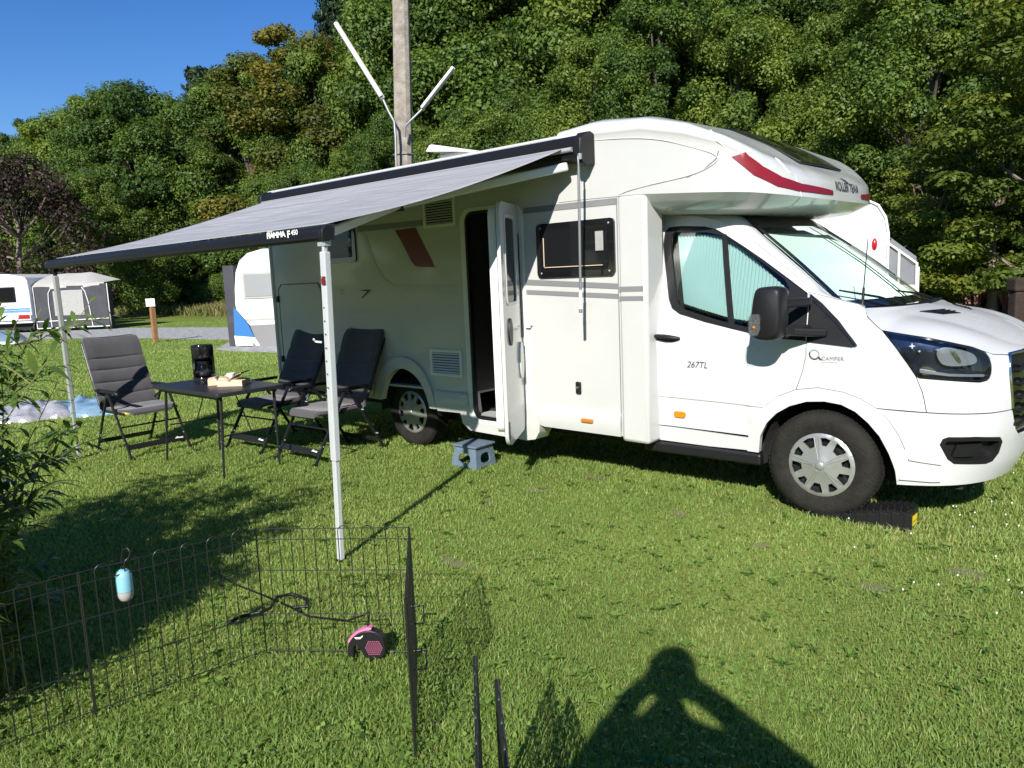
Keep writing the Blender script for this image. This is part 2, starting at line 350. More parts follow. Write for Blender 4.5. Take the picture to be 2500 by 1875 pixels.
def panel(poly, holes, fn, sp=0.06, off=0.0, rim=0.012, gap=0.0):
    """fn(u,v)->(x,y,z). returns MB with the mapped surface, its outward offset and a turned-in rim"""
    if gap: poly = shrink(poly, gap); holes = [shrink(h, -gap) for h in holes]
    loops = [subdiv(poly, sp)] + [subdiv(h, sp) for h in holes]
    vs = []; ed = []
    for L in loops:
        k = len(vs); vs += L; ed += [(k+i, k+(i+1) % len(L)) for i in range(len(L))]
    xs = [p[0] for p in poly]; ys = [p[1] for p in poly]
    gx = np.arange(min(xs), max(xs), sp); gy = np.arange(min(ys), max(ys), sp)
    G = np.array([(x+(.5*sp if j % 2 else 0), y) for j, y in enumerate(gy) for x in gx]) if len(gx) and len(gy) else np.zeros((0, 2))
    if len(G):
        ok = inside(G, poly) & (seg_dist(G, poly) > sp*.45)
        for h in holes: ok &= ~inside(G, h) & (seg_dist(G, h) > sp*.45)
        G = G[ok]
    allv = [Vector(p) for p in vs] + [Vector(p) for p in G.tolist()]
    rv, re, rf, *_ = delaunay_2d_cdt(allv, ed, [], 0, 1e-6)
    T = [tuple(f) for f in rf]; C = np.array([[sum(rv[i][k] for i in f)/len(f) for k in (0, 1)] for f in T])
    ok = inside(C, poly)
    for h in holes: ok &= ~inside(C, h)
    T = [t for t, o in zip(T, ok) if o]
    def pos(u, v):
        p = Vector(fn(u, v)); e = 2e-3
        n = (Vector(fn(u+e, v))-Vector(fn(u-e, v))).cross(Vector(fn(u, v+e))-Vector(fn(u, v-e)))
        return p, n.normalized()
    mb = MB(); PN = [pos(p[0], p[1]) for p in rv]
    # orient faces outward
    T2 = []
    for t in T:
        a, b, c = [rv[i] for i in t[:3]]
        if (b[0]-a[0])*(c[1]-a[1])-(b[1]-a[1])*(c[0]-a[0]) < 0: t = t[::-1]
        T2.append(t)
    mb.add([p+n*off for p, n in PN], T2)
    if rim:
        for li, L in enumerate(loops):
            PP = [pos(*q) for q in L]; n = len(L)
            A = sum(L[i][0]*L[(i+1) % n][1]-L[(i+1) % n][0]*L[i][1] for i in range(n)); flip = (A > 0) != (li > 0)
            fs = [(i, i+n, (i+1) % n+n, (i+1) % n) for i in range(n)]
            if not flip: fs = [f[::-1] for f in fs]
            mb.add([p+nn*off for p, nn in PP]+[p+nn*(off-rim) for p, nn in PP], fs)
    return mb
def rrect(x0, z0, x1, z1, r, n=5):
    out = []
    for cx, cz, a0 in ((x1-r, z1-r, 0), (x0+r, z1-r, 90), (x0+r, z0+r, 180), (x1-r, z0+r, 270)):
        out += [(cx+r*math.cos(R(a0+90*k/n)), cz+r*math.sin(R(a0+90*k/n))) for k in range(n+1)]
    return out
def text_mesh(s, size=1.0, extrude=0.0, shear=0.0, bold=0.0, spacing=1.0):
    cu = bpy.data.curves.new('t', 'FONT'); cu.body = s; cu.size = size; cu.extrude = extrude; cu.shear = shear; cu.offset = bold; cu.space_character = spacing
    o = bpy.data.objects.new('t', cu); COL.objects.link(o); dg = bpy.context.evaluated_depsgraph_get()
    me = bpy.data.meshes.new_from_object(o.evaluated_get(dg))
    vs = [tuple(v.co) for v in me.vertices]; fs = [tuple(p.vertices) for p in me.polygons]
    bpy.data.objects.remove(o); bpy.data.meshes.remove(me)
    return vs, fs
def text_on(mb, s, size, fn, x0, z0, mi=0, **kw):
    vs, fs = text_mesh(s, size, **kw); return mb.add([fn(x0+v[0], z0+v[1]) for v in vs], fs, mi)
# ================================================================== MOTORHOME
HY = -0.12                                             # near side plane of the living body
CY = 1.03                                              # centre line
def hab(u, v): return (u, HY, v)
def habo(o): return lambda u, v: (u, HY-o, v)
_th = np.linspace(0, np.pi/2, 400); NN = 2.8
_tx = np.sin(_th)**(2/NN); _ty = 1-np.cos(_th)**(2/NN)
_s = np.concatenate([[0], np.cumsum(np.hypot(np.diff(_tx)*.74, np.diff(_ty)*1.02))])
X0 = .30; SL = float(_s[-1]); QE = X0+SL
def xf(z): return float(np.interp(z, [.25,.4,.6,.8,1.0,1.15,1.4], [.93,1.0,1.04,1.045,1.02,.97,.8]))
def tum(z): return float(np.interp(z, [.25,.45,.6,1.1,1.2,1.33,1.5,1.7,1.95,2.05], [.05,.02,.0,.0,.012,.04,.085,.14,.22,.27]))
def P(q, z):
    s = min(max(q-X0, 0), SL); tx = float(np.interp(s, _s, _tx)); ty = float(np.interp(s, _s, _ty))
    x = q if q < X0 else X0+(xf(z)-X0)*tx
    t = tum(z); y = t+(CY-t)*ty
    # soft waist crease and sculpted side
    y += -.010*math.exp(-((z-1.10)/.05)**2)*(1-ty)+.012*math.exp(-((z-.62)/.10)**2)*(1-ty)*(1 if q < -.5 else 0)
    return (x, y, z)
MH = empty('motorhome', (-2.0, CY, 0), 'large white motorhome with rounded cab-over nose, extended awning and open side door', 'motorhome')

arch_c = [(-4.27,.46),(-4.22,.60),(-4.13,.72),(-4.0,.80),(-3.88,.825),(-3.74,.80),(-3.62,.73),(-3.53,.62),(-3.49,.46)]
wall = [(-6.03,.50)] + arch_c + [(-3.40,.42),(-3.13,.43),(-2.22,.41),(-1.40,.40),(-1.42,2.30),(-1.60,2.55),(-1.80,2.61),(-6.03,2.62)]
doorway = rrect(-2.96,.41,-2.36,2.17,.09)
doorway = [p for p in doorway]
win1 = rrect(-2.15,1.615,-1.47,1.99,.03); win2 = rrect(-5.03,1.84,-4.51,2.22,.03)
mb = panel(wall, [doorway, win1, win2], hab, sp=.25, rim=.035)
body = mb.build('side_wall', M['hab'], MH, smooth=30)
mb = MB()
mb.box((-6.03,HY+.001,2.615),(-1.86,2.17,2.655))
mb.build('roof', M['hab'], MH, bevel=.02)
mb = MB(); mb.box((-6.06,HY+.035,.55),(-6.03,2.16,2.612)); mb.build('rear_wall', M['hab'], MH, bevel=.01)
mb = MB(); mb.box((-6.03,2.14,.45),(-1.2,2.175,2.612)); mb.build('far_side_wall', M['hab'], MH)
mb = MB(); mb.tube([(-6.045,HY-.002,.50),(-6.045,HY-.002,2.60)], .022, 10); mb.build('corner_trim', M['hab'], MH, smooth=60)
mb = MB(); mb.box((-6.0,.22,.34),(-4.35,1.85,.47)); mb.box((-3.45,.12,.30),(-1.3,1.9,.44)); mb.box((-4.4,.5,.30),(-3.4,1.6,.47)); mb.box((-1.3,.25,.24),(.75,1.8,.5))
mb.build('underbody', M['gap'], MH)
# interior seen through the doorway
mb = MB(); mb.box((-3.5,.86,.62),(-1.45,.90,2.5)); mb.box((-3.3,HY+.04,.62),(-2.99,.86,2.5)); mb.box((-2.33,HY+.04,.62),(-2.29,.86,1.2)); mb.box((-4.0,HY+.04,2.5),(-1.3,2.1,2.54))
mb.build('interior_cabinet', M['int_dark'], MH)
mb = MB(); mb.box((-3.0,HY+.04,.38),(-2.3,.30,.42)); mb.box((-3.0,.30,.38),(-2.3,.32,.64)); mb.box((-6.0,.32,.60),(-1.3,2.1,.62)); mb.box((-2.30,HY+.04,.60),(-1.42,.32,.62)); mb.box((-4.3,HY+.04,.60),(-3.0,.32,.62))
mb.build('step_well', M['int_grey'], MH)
mb = MB(); mb.box((-2.62,.34,.62),(-2.33,.80,1.02)); mb.build('bench_seat', M['int_grey'], MH, bevel=.03)
mb = MB(); mb.tube([(-2.80,.05,1.02),(-2.74,.09,1.10)], .008, 8); mb.build('grab_handle', M['chrome'], MH)
# doorway frame
mb = MB()
o_ = rrect(-3.02,.34,-2.32,2.20,.12, 6); i_ = rrect(-2.955,.40,-2.375,2.165,.085, 6)
mb = panel(o_, [i_], habo(.0), sp=.2, off=.016, rim=.05)
df = mb.build('door_frame', M['trim_white'], MH, smooth=40)
mb = panel(rrect(-2.958,.395,-2.37,2.17,.09,6), [rrect(-2.935,.415,-2.40,2.148,.075,6)], hab, sp=.3, off=.022, rim=.04)
mb.build('door_seal', M['black_pl'], df, smooth=40)
# step housing below the door
mb = panel([(-3.12,.44),(-3.09,.34),(-3.0,.285),(-2.35,.27),(-2.25,.29),(-2.205,.36),(-2.20,.46),(-2.33,.58),(-2.34,.42),(-2.45,.355),(-2.88,.365),(-3.0,.42),(-3.02,.60),(-3.10,.60)], [], hab, sp=.08, off=.03, rim=.16)
mb.build('step_housing', M['hab'], MH, smooth=40)
# lower skirts, gently bulged
def skirt(z0, z1): return lambda u, v: (u, HY-.004-.030*math.sin(math.pi*min(1, max(0, (v-z0)/(z1-z0))))**.6, v)
mb = panel([(-2.21,.42),(-2.16,.405),(-1.42,.40),(-1.42,.575),(-2.2,.575)], [], skirt(.36,.60), sp=.03, rim=.02); sk = mb.build('front_skirt', M['hab'], MH, smooth=50)
mb = panel([(-3.42,.425),(-3.13,.43),(-3.03,.43),(-3.03,.61),(-3.46,.61)], [], skirt(.38,.64), sp=.03, rim=.02); mb.build('middle_skirt', M['hab'], MH, smooth=50)
mb = panel([(-6.03,.50),(-4.36,.47),(-4.33,.61),(-6.03,.64)], [], skirt(.44,.67), sp=.04, rim=.02); mb.build('rear_skirt', M['hab'], MH, smooth=50)
# wheel arch trim
ao = [(-4.33,.47),(-4.305,.60),(-4.24,.73),(-4.12,.84),(-3.97,.90),(-3.83,.905),(-3.68,.86),(-3.56,.75),(-3.48,.60),(-3.43,.44)]
ai = [(-4.22,.47),(-4.18,.58),(-4.11,.69),(-4.0,.77),(-3.88,.80),(-3.76,.77),(-3.65,.70),(-3.57,.59),(-3.52,.44)]
mb = panel(chaikin(ao,1,False)+chaikin(ai,1,False)[::-1], [], hab, sp=.05, off=.03, rim=.06); mb.build('wheel_arch', M['hab'], MH, smooth=50)
def arch_shell(cx, cz, r, y0, y1):
    mb = MB(); n = 20
    vs = [(cx+r*math.cos(math.pi*(k/n)*1.1-.157), y, cz+r*math.sin(math.pi*(k/n)*1.1-.157)) for k in range(n+1) for y in (y0, y1)]
    mb.add(vs, [(2*k,2*k+1,2*k+3,2*k+2) for k in range(n)]); mb.add([(cx-r,y1,.2),(cx+r,y1,.2),(cx+r,y1,cz+r),(cx-r,y1,cz+r)], [(0,1,2,3)]); return mb
arch_shell(-3.88,.42,.41,HY+.02,.45).build('wheel_well', M['gap'], MH)
arch_shell(.03,.36,.425,.03,.50).build('wheel_well', M['gap'], MH)

# graphics on the side
def decal(poly, name, m, parent, fn=hab, off=.004, sp=.15):
    return panel(poly, [], fn, sp=sp, off=off, rim=0).build(name, m, parent, smooth=60)
decal([(-4.45,2.105),(-3.50,2.10),(-3.50,2.15),(-4.45,2.16)], 'grey_stripe', M['grey_decal'], MH)
decal([(-2.31,2.105),(-1.42,2.10),(-1.42,2.145),(-2.31,2.15)], 'grey_stripe', M['grey_decal'], MH)
decal([(-2.31,1.545),(-1.425,1.495),(-1.425,1.535),(-2.31,1.588)], 'grey_stripe', M['grey_decal'], MH)
decal([(-2.31,1.470),(-1.425,1.425),(-1.425,1.460),(-2.31,1.505)], 'grey_stripe', M['grey_decal'], MH)
decal([(-4.33,2.09),(-4.20,1.78),(-4.08,1.64),(-3.92,1.575),(-3.03,1.55),(-3.03,1.50),(-3.92,1.52),(-4.12,1.585),(-4.26,1.74),(-4.40,2.09)], 'pale_stripe', M['grey_decal2'], MH)
decal([(-3.90,2.09),(-3.58,1.72),(-3.72,1.72),(-4.02,2.09)][::-1], 'pale_stripe', M['grey_decal2'], MH)
decal([(-3.88,2.085),(-3.605,2.09),(-3.37,1.725),(-3.56,1.735),(-3.63,1.745),(-3.68,1.79)], 'red_panel', M['dred_decal'], MH, off=.006)
mb = MB(); text_on(mb, 'O', .085, habo(.006), -4.80, 1.505, bold=-.002)
mb.add([habo(.006)(a, b) for a, b in ((-4.50,1.545),(-4.30,1.545),(-4.44,1.465),(-4.46,1.465),(-4.36,1.53))], [(0,4,1),(1,4,3,2)])
mb.build('lettering', M['ink'], MH, fix=False)
# garage door
mb = panel(rrect(-5.95,.83,-5.14,1.62,.08), [rrect(-5.935,.845,-5.155,1.605,.07)], hab, sp=.3, off=.003, rim=0)
gd = panel([(-5.94,.84),(-5.90,.76),(-5.55,.56),(-5.42,.53),(-5.22,.56),(-5.15,.66),(-5.145,1.56),(-5.20,1.615),(-5.88,1.615),(-5.94,1.56)], [], hab, sp=.3, off=.006, rim=.01)
gdo = gd.build('garage_door', M['hab'], MH, smooth=30)
mb = MB(); L = [(-5.95,.835),(-5.91,.75),(-5.55,.545),(-5.42,.515),(-5.21,.545),(-5.135,.65),(-5.13,1.57),(-5.19,1.63),(-5.89,1.63),(-5.95,1.57),(-5.95,.835)]
mb.tube([(a, HY-.004, b) for a, b in L], .006, 6); mb.build('door_seal', M['seam'], gdo)
for x, z in ((-5.955,1.47),(-5.955,.80),(-5.90,.70)):
    mb = MB(); mb.box((x-.02,HY-.03,z-.035),(x+.02,HY-.003,z+.035)); mb.build('latch', M['black_pl'], gdo, bevel=.008)
# vents
def vent(x0, z0, x1, z1, name, n):
    mb = panel(rrect(x0,z0,x1,z1,.012,2), [(  (x0+.03),(z0+.025)), (x1-.03,z0+.025), (x1-.03,z1-.025), (x0+.03,z1-.025)] and [[(x0+.03,z0+.025),(x1-.03,z0+.025),(x1-.03,z1-.025),(x0+.03,z1-.025)]], hab, sp=.3, off=.016, rim=.016)
    h = (z1-z0-.05)/n
    for k in range(n):
        z = z0+.025+h*k; mb.add([(x0+.03,HY-.014,z+.004),(x1-.03,HY-.014,z+.004),(x1-.03,HY-.002,z+h*.8),(x0+.03,HY-.002,z+h*.8)], [(0,1,2,3)])
    v = mb.build(name, M['trim_white'], MH, fix=False)
    mb = MB(); mb.add([(x0+.02,HY-.0015,z0+.02),(x1-.02,HY-.0015,z0+.02),(x1-.02,HY-.0015,z1-.02),(x0+.02,HY-.0015,z1-.02)], [(0,1,2,3)]); mb.build('vent_backing', M['gap'], v)
vent(-3.48,2.07,-3.07,2.32,'fridge_vent',9); vent(-3.495,.75,-3.08,.99,'fridge_vent',8)
# windows
def hwin(poly_o, poly_i, name):
    mb = panel(poly_o, [poly_i], hab, sp=.3, off=.018, rim=.03); w = mb.build(name, M['black_gl'], MH, smooth=40)
    mb = panel(poly_i, [], lambda u, v: (u, HY-.020-.003*math.sin(math.pi*(v-poly_i[10][1])/max(.01, poly_i[0][1]-poly_i[10][1])), v), sp=.05, rim=0); mb.build('pane', M['winglass'], w, smooth=60)
    return w
w1 = hwin(rrect(-2.175,1.595,-1.445,2.01,.035), rrect(-2.12,1.64,-1.50,1.965,.03), 'side_window')
mb = MB(); mb.box((-1.60,HY-.034,1.78),(-1.53,HY-.031,1.92)); mb.build('window_label', M['mesh_win'], w1)
mb = MB(); mb.box((-2.095,HY-.0335,1.68),(-2.088,HY-.031,1.90)); mb.box((-2.09,HY-.0335,1.672),(-1.54,HY-.031,1.677)); mb.build('blind_rail', M['paper'], w1)
for a in (-2.13,-1.49):
    for b in (1.63,1.975):
        mb = MB(); mb.lathe([(.0,-.024),(.007,-.022),(.007,-.015)], (a,HY,b), 'y', 10); mb.build('screw', M['alu'], w1)
w2 = hwin(rrect(-5.05,1.82,-4.49,2.24,.035), rrect(-5.0,1.87,-4.54,2.19,.03), 'rear_side_window')
# small fittings
def lamp(x0, z0, x1, z1, m, name='marker_lamp'):
    mb = MB(); mb.box((x0,HY-.052,z0),(x1,HY-.028,z1)); return mb.build(name, m, MH, bevel=.008)
lamp(-1.77,.482,-1.66,.512,M['amber_d']); lamp(-4.43,.55,-4.33,.578,M['amber_d'])
mb = MB(); mb.box((-1.835,HY-.022,.695),(-1.785,HY-.002,.79)); o = mb.build('water_inlet_lock', M['black_pl'], MH, bevel=.012)
mb = MB(); mb.lathe([(.0,-.03),(.012,-.028),(.012,-.02)], (-1.81,HY,.745), 'y', 14); mb.build('keyhole', M['chrome'], o)
mb = MB(); mb.box((-2.33,HY-.03,1.218),(-2.255,HY-.004,1.228)); mb.box((-2.32,HY-.026,1.20),(-2.27,HY-.004,1.217)); mb.build('door_catch', M['trim_white'], MH, bevel=.004)

# entrance door, swung open past square
hx, hy = -2.375, HY-.03; fx, fy = -2.105, -.665
dd = Vector((fx-hx, fy-hy, 0)); dw = dd.length; dd.normalize(); dn = Vector((-dd.y, dd.x, 0))   # dn : outer face, towards +X
if dn.x < 0: dn = -dn
def dfn(o): return lambda u, v: tuple(Vector((hx, hy, 0))+dd*u+dn*o+Vector((0, 0, v)))
dpoly = rrect(0,.37,dw,2.17,.10,6)
dpoly = [(u, v-(.03 if v < .5 and u > dw*.5 else 0)) for u, v in dpoly]
mb = MB()
def slab(poly, o0, o1, name, m, parent, sp=.3, bev=None, holes=[]):
    mb = panel(poly, holes, dfn(o1), sp=sp, off=0, rim=0)
    n = len(poly); f0 = dfn(o0); f1 = dfn(o1)
    for L in [poly]+holes:
        n = len(L); mb.add([f0(*q) for q in L]+[f1(*q) for q in L], [(i, (i+1) % n, (i+1) % n+n, i+n) for i in range(n)])
    b = panel(poly, holes, dfn(o0), sp=sp, off=0, rim=0); mb.add(b.v, b.f)
    return mb.build(name, m, parent, smooth=35, bevel=bev)
dwin = rrect(dw*.30,1.42,dw*.78,2.06,.03,4)
door = slab(dpoly, -.005, .022, 'entrance_door', M['hab'], MH, holes=[dwin])
slab(rrect(.015,.385,dw-.012,2.155,.09,6), -.012, -.005, 'door_seal', M['black_pl'], door)
slab(rrect(.03,.44,dw-.03,2.13,.08,6), -.075, -.012, 'inner_liner', M['trim_white'], door, bev=.015)
slab(rrect(dw*.30-.02,1.40,dw*.78+.02,2.08,.045,4), .020, .030, 'window_frame', M['grey_decal2'], door, holes=[rrect(dw*.30+.005,1.425,dw*.78-.005,2.055,.03,4)])
slab(dwin, .010, .018, 'pane', M['winglass'], door)
for z in (.80,1.30,1.78): slab([(.05,z),(dw-.04,z),(dw-.04,z+.012),(.05,z+.012)], -.078,-.07,'liner_joint',M['gap'],door)
slab([(0.01,1.545),(dw*.28,1.548),(dw*.28,1.588),(0.01,1.585)], .0225,.0235,'grey_stripe',M['grey_decal'],door)
slab([(0.01,1.462),(dw*.28,1.465),(dw*.28,1.50),(0.01,1.497)], .0225,.0235,'grey_stripe',M['grey_decal'],door)
ov = [(dw*.70+.055*math.cos(t), 1.20+.105*math.sin(t)) for t in np.linspace(0, 2*math.pi, 20)[:-1]]
slab(ov, .022,.034,'door_lock',M['black_pl'],door,bev=.006)
slab([(.02,1.12),(.035,1.12),(.035,1.95),(.02,1.95)], .023,.028,'door_seal',M['black_pl'],door)
ov2 = [(dw*.18+.055*math.cos(t), .95+.15*math.sin(t)) for t in np.linspace(0, 2*math.pi, 20)[:-1]]
slab(ov2, .022,.040,'waste_bin_cover',M['hab'],door,bev=.01)
slab([(dw-.05,.40),(dw-.035,.39),(dw-.035,.52),(dw-.05,.53)], .023,.026,'reflector_strip',M['black_pl'],door)

# ---------------- over-cab nose
tS = _s  # same plan family
OX0 = -1.0
_th3 = np.linspace(0, np.pi/2, 300); _ox = np.sin(_th3)**(2/3.0); _oy = 1-np.cos(_th3)**(2/3.0)
_os = np.concatenate([[0], np.cumsum(np.hypot(np.diff(_ox)*.8, np.diff(_oy)*1.15))]); OSL = float(_os[-1]); OQE = OX0+OSL
qk = [-1.95,-1.66,-1.22,-.88,-.59,-.45,-.3,-.1,.1,.6]
LT = [-.70,-.58,-.36,-.20,-.215,-.225,-.275,-.40,-.56,-.62]
LW = [.0,.93,1.07,1.155,1.153,1.168,1.13,1.00,.50,.0]
LZ = {0:[1.99]*10, 1:[2.03,2.03,2.02,2.0,1.985,1.98,1.975,1.97,1.965,1.965], 2:[2.08,2.08,2.07,2.05,2.03,2.01,2.0,1.99,1.985,1.985],
      3:[2.16,2.16,2.15,2.125,2.105,2.095,2.08,2.065,2.055,2.05], 4:[2.595,2.59,2.565,2.485,2.39,2.31,2.245,2.195,2.175,2.17],
      5:[2.625,2.62,2.595,2.515,2.415,2.335,2.265,2.21,2.19,2.185], 6:[2.68,2.70,2.665,2.585,2.475,2.405,2.335,2.275,2.245,2.235]}
zcx = [-1.95,-1.6,-1.2,-.9,-.6,-.4,-.28,-.2]; zcz = [2.72,2.75,2.705,2.61,2.455,2.32,2.24,2.16]
def O(q, k):
    k = min(max(k, 0), 9); i = min(int(k), 8); f = k-i
    def lev(j):
        s = min(max(q-OX0, 0), OSL); tx = float(np.interp(s, _os, _ox)); ty = float(np.interp(s, _os, _oy))
        x = q if q < OX0 else OX0+(LT[j]-OX0)*tx
        if LT[j] < OX0+.001: x = min(x, LT[j])
        y = CY-LW[j]*(1-ty)
        z = float(np.interp(q, qk, LZ[j])) if j in LZ else float(np.interp(x, zcx, zcz))-(.012 if j == 7 else 0)
        return Vector((x, y, z))
    a = lev(i); b = lev(i+1); return tuple(a*(1-f)+b*f)
mb = MB(); nq = 70; ks = [0,.5,1,1.5,2,2.5,3]+[3+j/6 for j in range(1, 7)]+[4.25,4.5,4.75,5,5.25,5.5,5.75,6,6.33,6.66,7,7.5,8,8.5,9]
qs = list(np.linspace(-1.95,-1.0,14))+list(np.linspace(-1.0,OQE,57))[1:]
def okv(q, k):
    # rounded shoulders
    p = Vector(O(q, k)); a = Vector(O(q, max(0, k-.3))); b = Vector(O(q, min(9, k+.3))); return p*.5+(a+b)*.25 if k > 3.2 else p
rows = [[okv(q, k) for k in ks] for q in qs]; nk = len(ks)
vs = [v for r in rows for v in r]; fs = [(i*nk+j, (i+1)*nk+j, (i+1)*nk+j+1, i*nk+j+1) for i in range(len(qs)-1) for j in range(nk-1)]
mb.add(vs, fs); mb.add([(v[0], 2*CY-v[1], v[2]) for v in vs], [f[::-1] for f in fs])
mb.add([tuple(v) for v in rows[0]]+[(v[0], 2*CY-v[1], v[2]) for v in rows[0][::-1]], [tuple(range(2*nk))])
bmx = mb
nose = mb.build('overcab_nose', M['hab'], MH, smooth=38)
bm = bmesh.new(); bm.from_mesh(nose.data); bmesh.ops.remove_doubles(bm, verts=bm.verts, dist=.0008); bmesh.ops.recalc_face_normals(bm, faces=bm.faces); bm.to_mesh(nose.data); bm.free(); nose.data.set_sharp_from_angle(angle=R(38))
def Oo(o):
    def f(q, k):
        e = 1e-3; p = Vector(O(q, k)); n = (Vector(O(q+e, k))-Vector(O(q-e, k))).cross(Vector(O(q, k+e))-Vector(O(q, k-e))).normalized()
        return tuple(p+n*o)
    return f
def flipy(mb):
    mb.v = [(a, 2*CY-b, c) for a, b, c in mb.v]; mb.f = [t[::-1] for t in mb.f]; return mb
def mir(mb): 
    v = [(a, 2*CY-b, c) for a, b, c in mb.v]; f = [t[::-1] for t in mb.f]; mb.add(v, f); return mb
# red flash: points (q, z) on the nose side, converted to level k
def kz(q, z):
    zs = [O(q, k/20)[2] for k in range(60, 181)]
    return 3+float(np.interp(z, zs, range(121)))/20
def Oz(o): 
    f = Oo(o); return lambda q, z: f(q, kz(q, z))
# seam lines of the moulding
mb = MB(); L = [(-1.86,2.60),(-1.67,2.575),(-1.33,2.545),(-1.09,2.505),(-.87,2.435),(-.64,2.345),(-.66,2.29),(-.81,2.235),(-1.04,2.215),(-1.30,2.19),(-1.40,2.165)]
L = chaikin(L, 2, False); mb.tube([Oz(.001)(a, b) if a > -1.9 else (a, HY-.006, b) for a, b in L], .005, 6); mb.build('moulding_seam', M['hab'], nose, smooth=60)
red = [(-.56,2.325),(-.46,2.345),(-.36,2.255),(-.22,2.185),(-.05,2.145),(.22,2.125),(.36,2.115),(.36,2.085),(.20,2.085),(-.08,2.095),(-.26,2.125),(-.42,2.20)]
for s_ in (0, 1):
    mb = panel(red, [], Oz(.006), sp=.03, rim=0); (flipy(mb) if s_ else mb).build('red_flash', M['red_decal'], nose, smooth=60)
for L_ in ([(-.86,2.225),(-.74,2.262),(-.66,2.32),(-.64,2.37)],):
    mb = MB(); mb.tube([Oz(.001)(*q) for q in L_], .004, 6); mb.build('moulding_joint', M['seam'], nose, smooth=60)
for q0, q1, k0, k1 in ((-.60,-.70,3.9,6.6),(-.02,-.20,2.2,6.2)):
    mb = MB(); mb.tube([Oo(.0015)(q0+(q1-q0)*t, k0+(k1-k0)*t) for t in np.linspace(0,1,16)], .0035, 6); mb.build('moulding_joint', M['china'], nose, smooth=60)
# logo across the front of the nose : y runs sideways
def front(o):
    def f(y, z):
        # find q so that O.y == y
        s = 1 if y <= CY else -1; yy = y if s > 0 else 2*CY-y
        lo, hi = -.6, OQE
        for _ in range(24):
            m_ = (lo+hi)/2; 
            if O(m_, kz(m_, z))[1] < yy: lo = m_
            else: hi = m_
        p = Oz(o)(lo, z); return (p[0], p[1] if s > 0 else 2*CY-p[1], p[2])
    return f
F_ = front(.006); mb = MB(); vs_, fs_ = text_mesh('ROLLER TEAM', .075, bold=.0005)
w_ = max(v[0] for v in vs_); mb.add([F_(CY-.23+v[0]*.46/w_, 2.122+v[1]*1.15) for v in vs_], fs_)
for k_ in range(3):
    a = [(CY-.055+.02*k_, 2.215-.012*k_), (CY+.015+.02*k_, 2.218-.012*k_), (CY+.06, 2.205-.014*k_), (CY+.065, 2.196-.012*k_), (CY+.01+.01*k_, 2.208-.012*k_)]
    mb.add([F_(*q) for q in a], [(0,1,4),(1,2,3,4)])
mb.build('lettering', M['ink'], nose, fix=False)
# panoramic skylight
def roofz(x, y): return float(np.interp(x, zcx, zcz))
mb = MB(); xs_ = np.linspace(-1.02,-.40,12)
def skf(u, v):
    x = -.98+.58*u; hw = .42-.02*u; y = CY-hw+2*hw*v; return (x, y, roofz(x, y)+.014-.012*abs(2*v-1)**4)
mb.grid(skf, 14, 8); o = mb.build('skylight', M['winglass'], nose, smooth=60, fix=False)
mb = MB(); mb.tube([skf(*p) for p in [(0,0),(.25,0),(.5,0),(.75,0),(1,0),(1,.5),(1,1),(.75,1),(.5,1),(.25,1),(0,1),(0,.5),(0,0)]], .009, 6); mb.build('skylight_frame', M['black_pl'], o, smooth=60)
# pillar moulding joining body and cab
mb = MB(); mb.box((-1.425,HY-.007,.36),(-1.185,.12,2.16)); col_ = mb.build('rear_pillar', M['hab'], MH, bevel=.028, smooth=40)
mb = MB(); mb.box((-1.4265,HY-.0085,.40),(-1.4205,HY-.006,2.10)); mb.build('pillar_seam', M['seam'], col_)
for z0, z1 in ((1.474,1.512),(1.408,1.442)):
    mb = MB(); mb.box((-1.415,HY-.009,z0),(-1.215,HY-.0065,z1)); mb.build('grey_stripe', M['grey_decal'], col_)
# rooflight lid
mb = MB(); mb.add([(-4.30,.75,3.0),(-3.86,.75,2.90),(-3.86,1.30,2.90),(-4.30,1.30,3.0),(-4.34,.72,2.93),(-3.82,.72,2.86),(-3.82,1.33,2.86),(-4.34,1.33,2.93)], [(0,1,2,3),(0,4,5,1),(1,5,6,2),(2,6,7,3),(3,7,4,0)])
mb.box((-4.22,.80,2.655),(-3.86,1.26,2.88)); mb.build('rooflight', M['trim_white'], MH, bevel=.02)

# ================================================================== CAB
arch_out = [(-.504,.373),(-.484,.505),(-.440,.610),(-.374,.696),(-.278,.772),(-.163,.822),(-.023,.844),(.132,.826),(.236,.791),(.328,.740),(.400,.669),(.455,.587),(.492,.501),(.505,.457)]
arch_in = [(-.420,.372),(-.402,.492),(-.353,.586),(-.288,.656),(-.200,.712),(-.091,.750),(.020,.760),(.124,.748),(.210,.710),(.285,.648),(.349,.576),(.404,.471),(.445,.364),(.465,.271)]
door_top = [(-1.409,2.028),(-1.211,2.019),(-1.017,1.996),(-.875,1.966),(-.782,1.941),(-.680,1.890),(-.552,1.808),(-.374,1.677),(-.206,1.546),(-.133,1.486),(-.113,1.443)]
door_poly = door_top+[(-.098,1.288),(-.098,1.140),(-.100,1.05),(-.124,.937),(-.163,.822)]+arch_out[4:0:-1]+[(-.490,.480),(-1.048,.487),(-1.40,.488)]
win_out = [(-1.225,1.80),(-1.225,1.895),(-1.195,1.925),(-1.094,1.927),(-.909,1.910),(-.817,1.884),(-.741,1.843),(-.584,1.748),(-.443,1.658),(-.240,1.518),(-.123,1.435),(-.112,1.342),(-.108,1.140),(-.256,1.149),(-.476,1.178),(-.642,1.213),(-.817,1.250),(-1.02,1.305),(-1.085,1.345),(-1.12,1.41),(-1.17,1.60)]
CABR = []
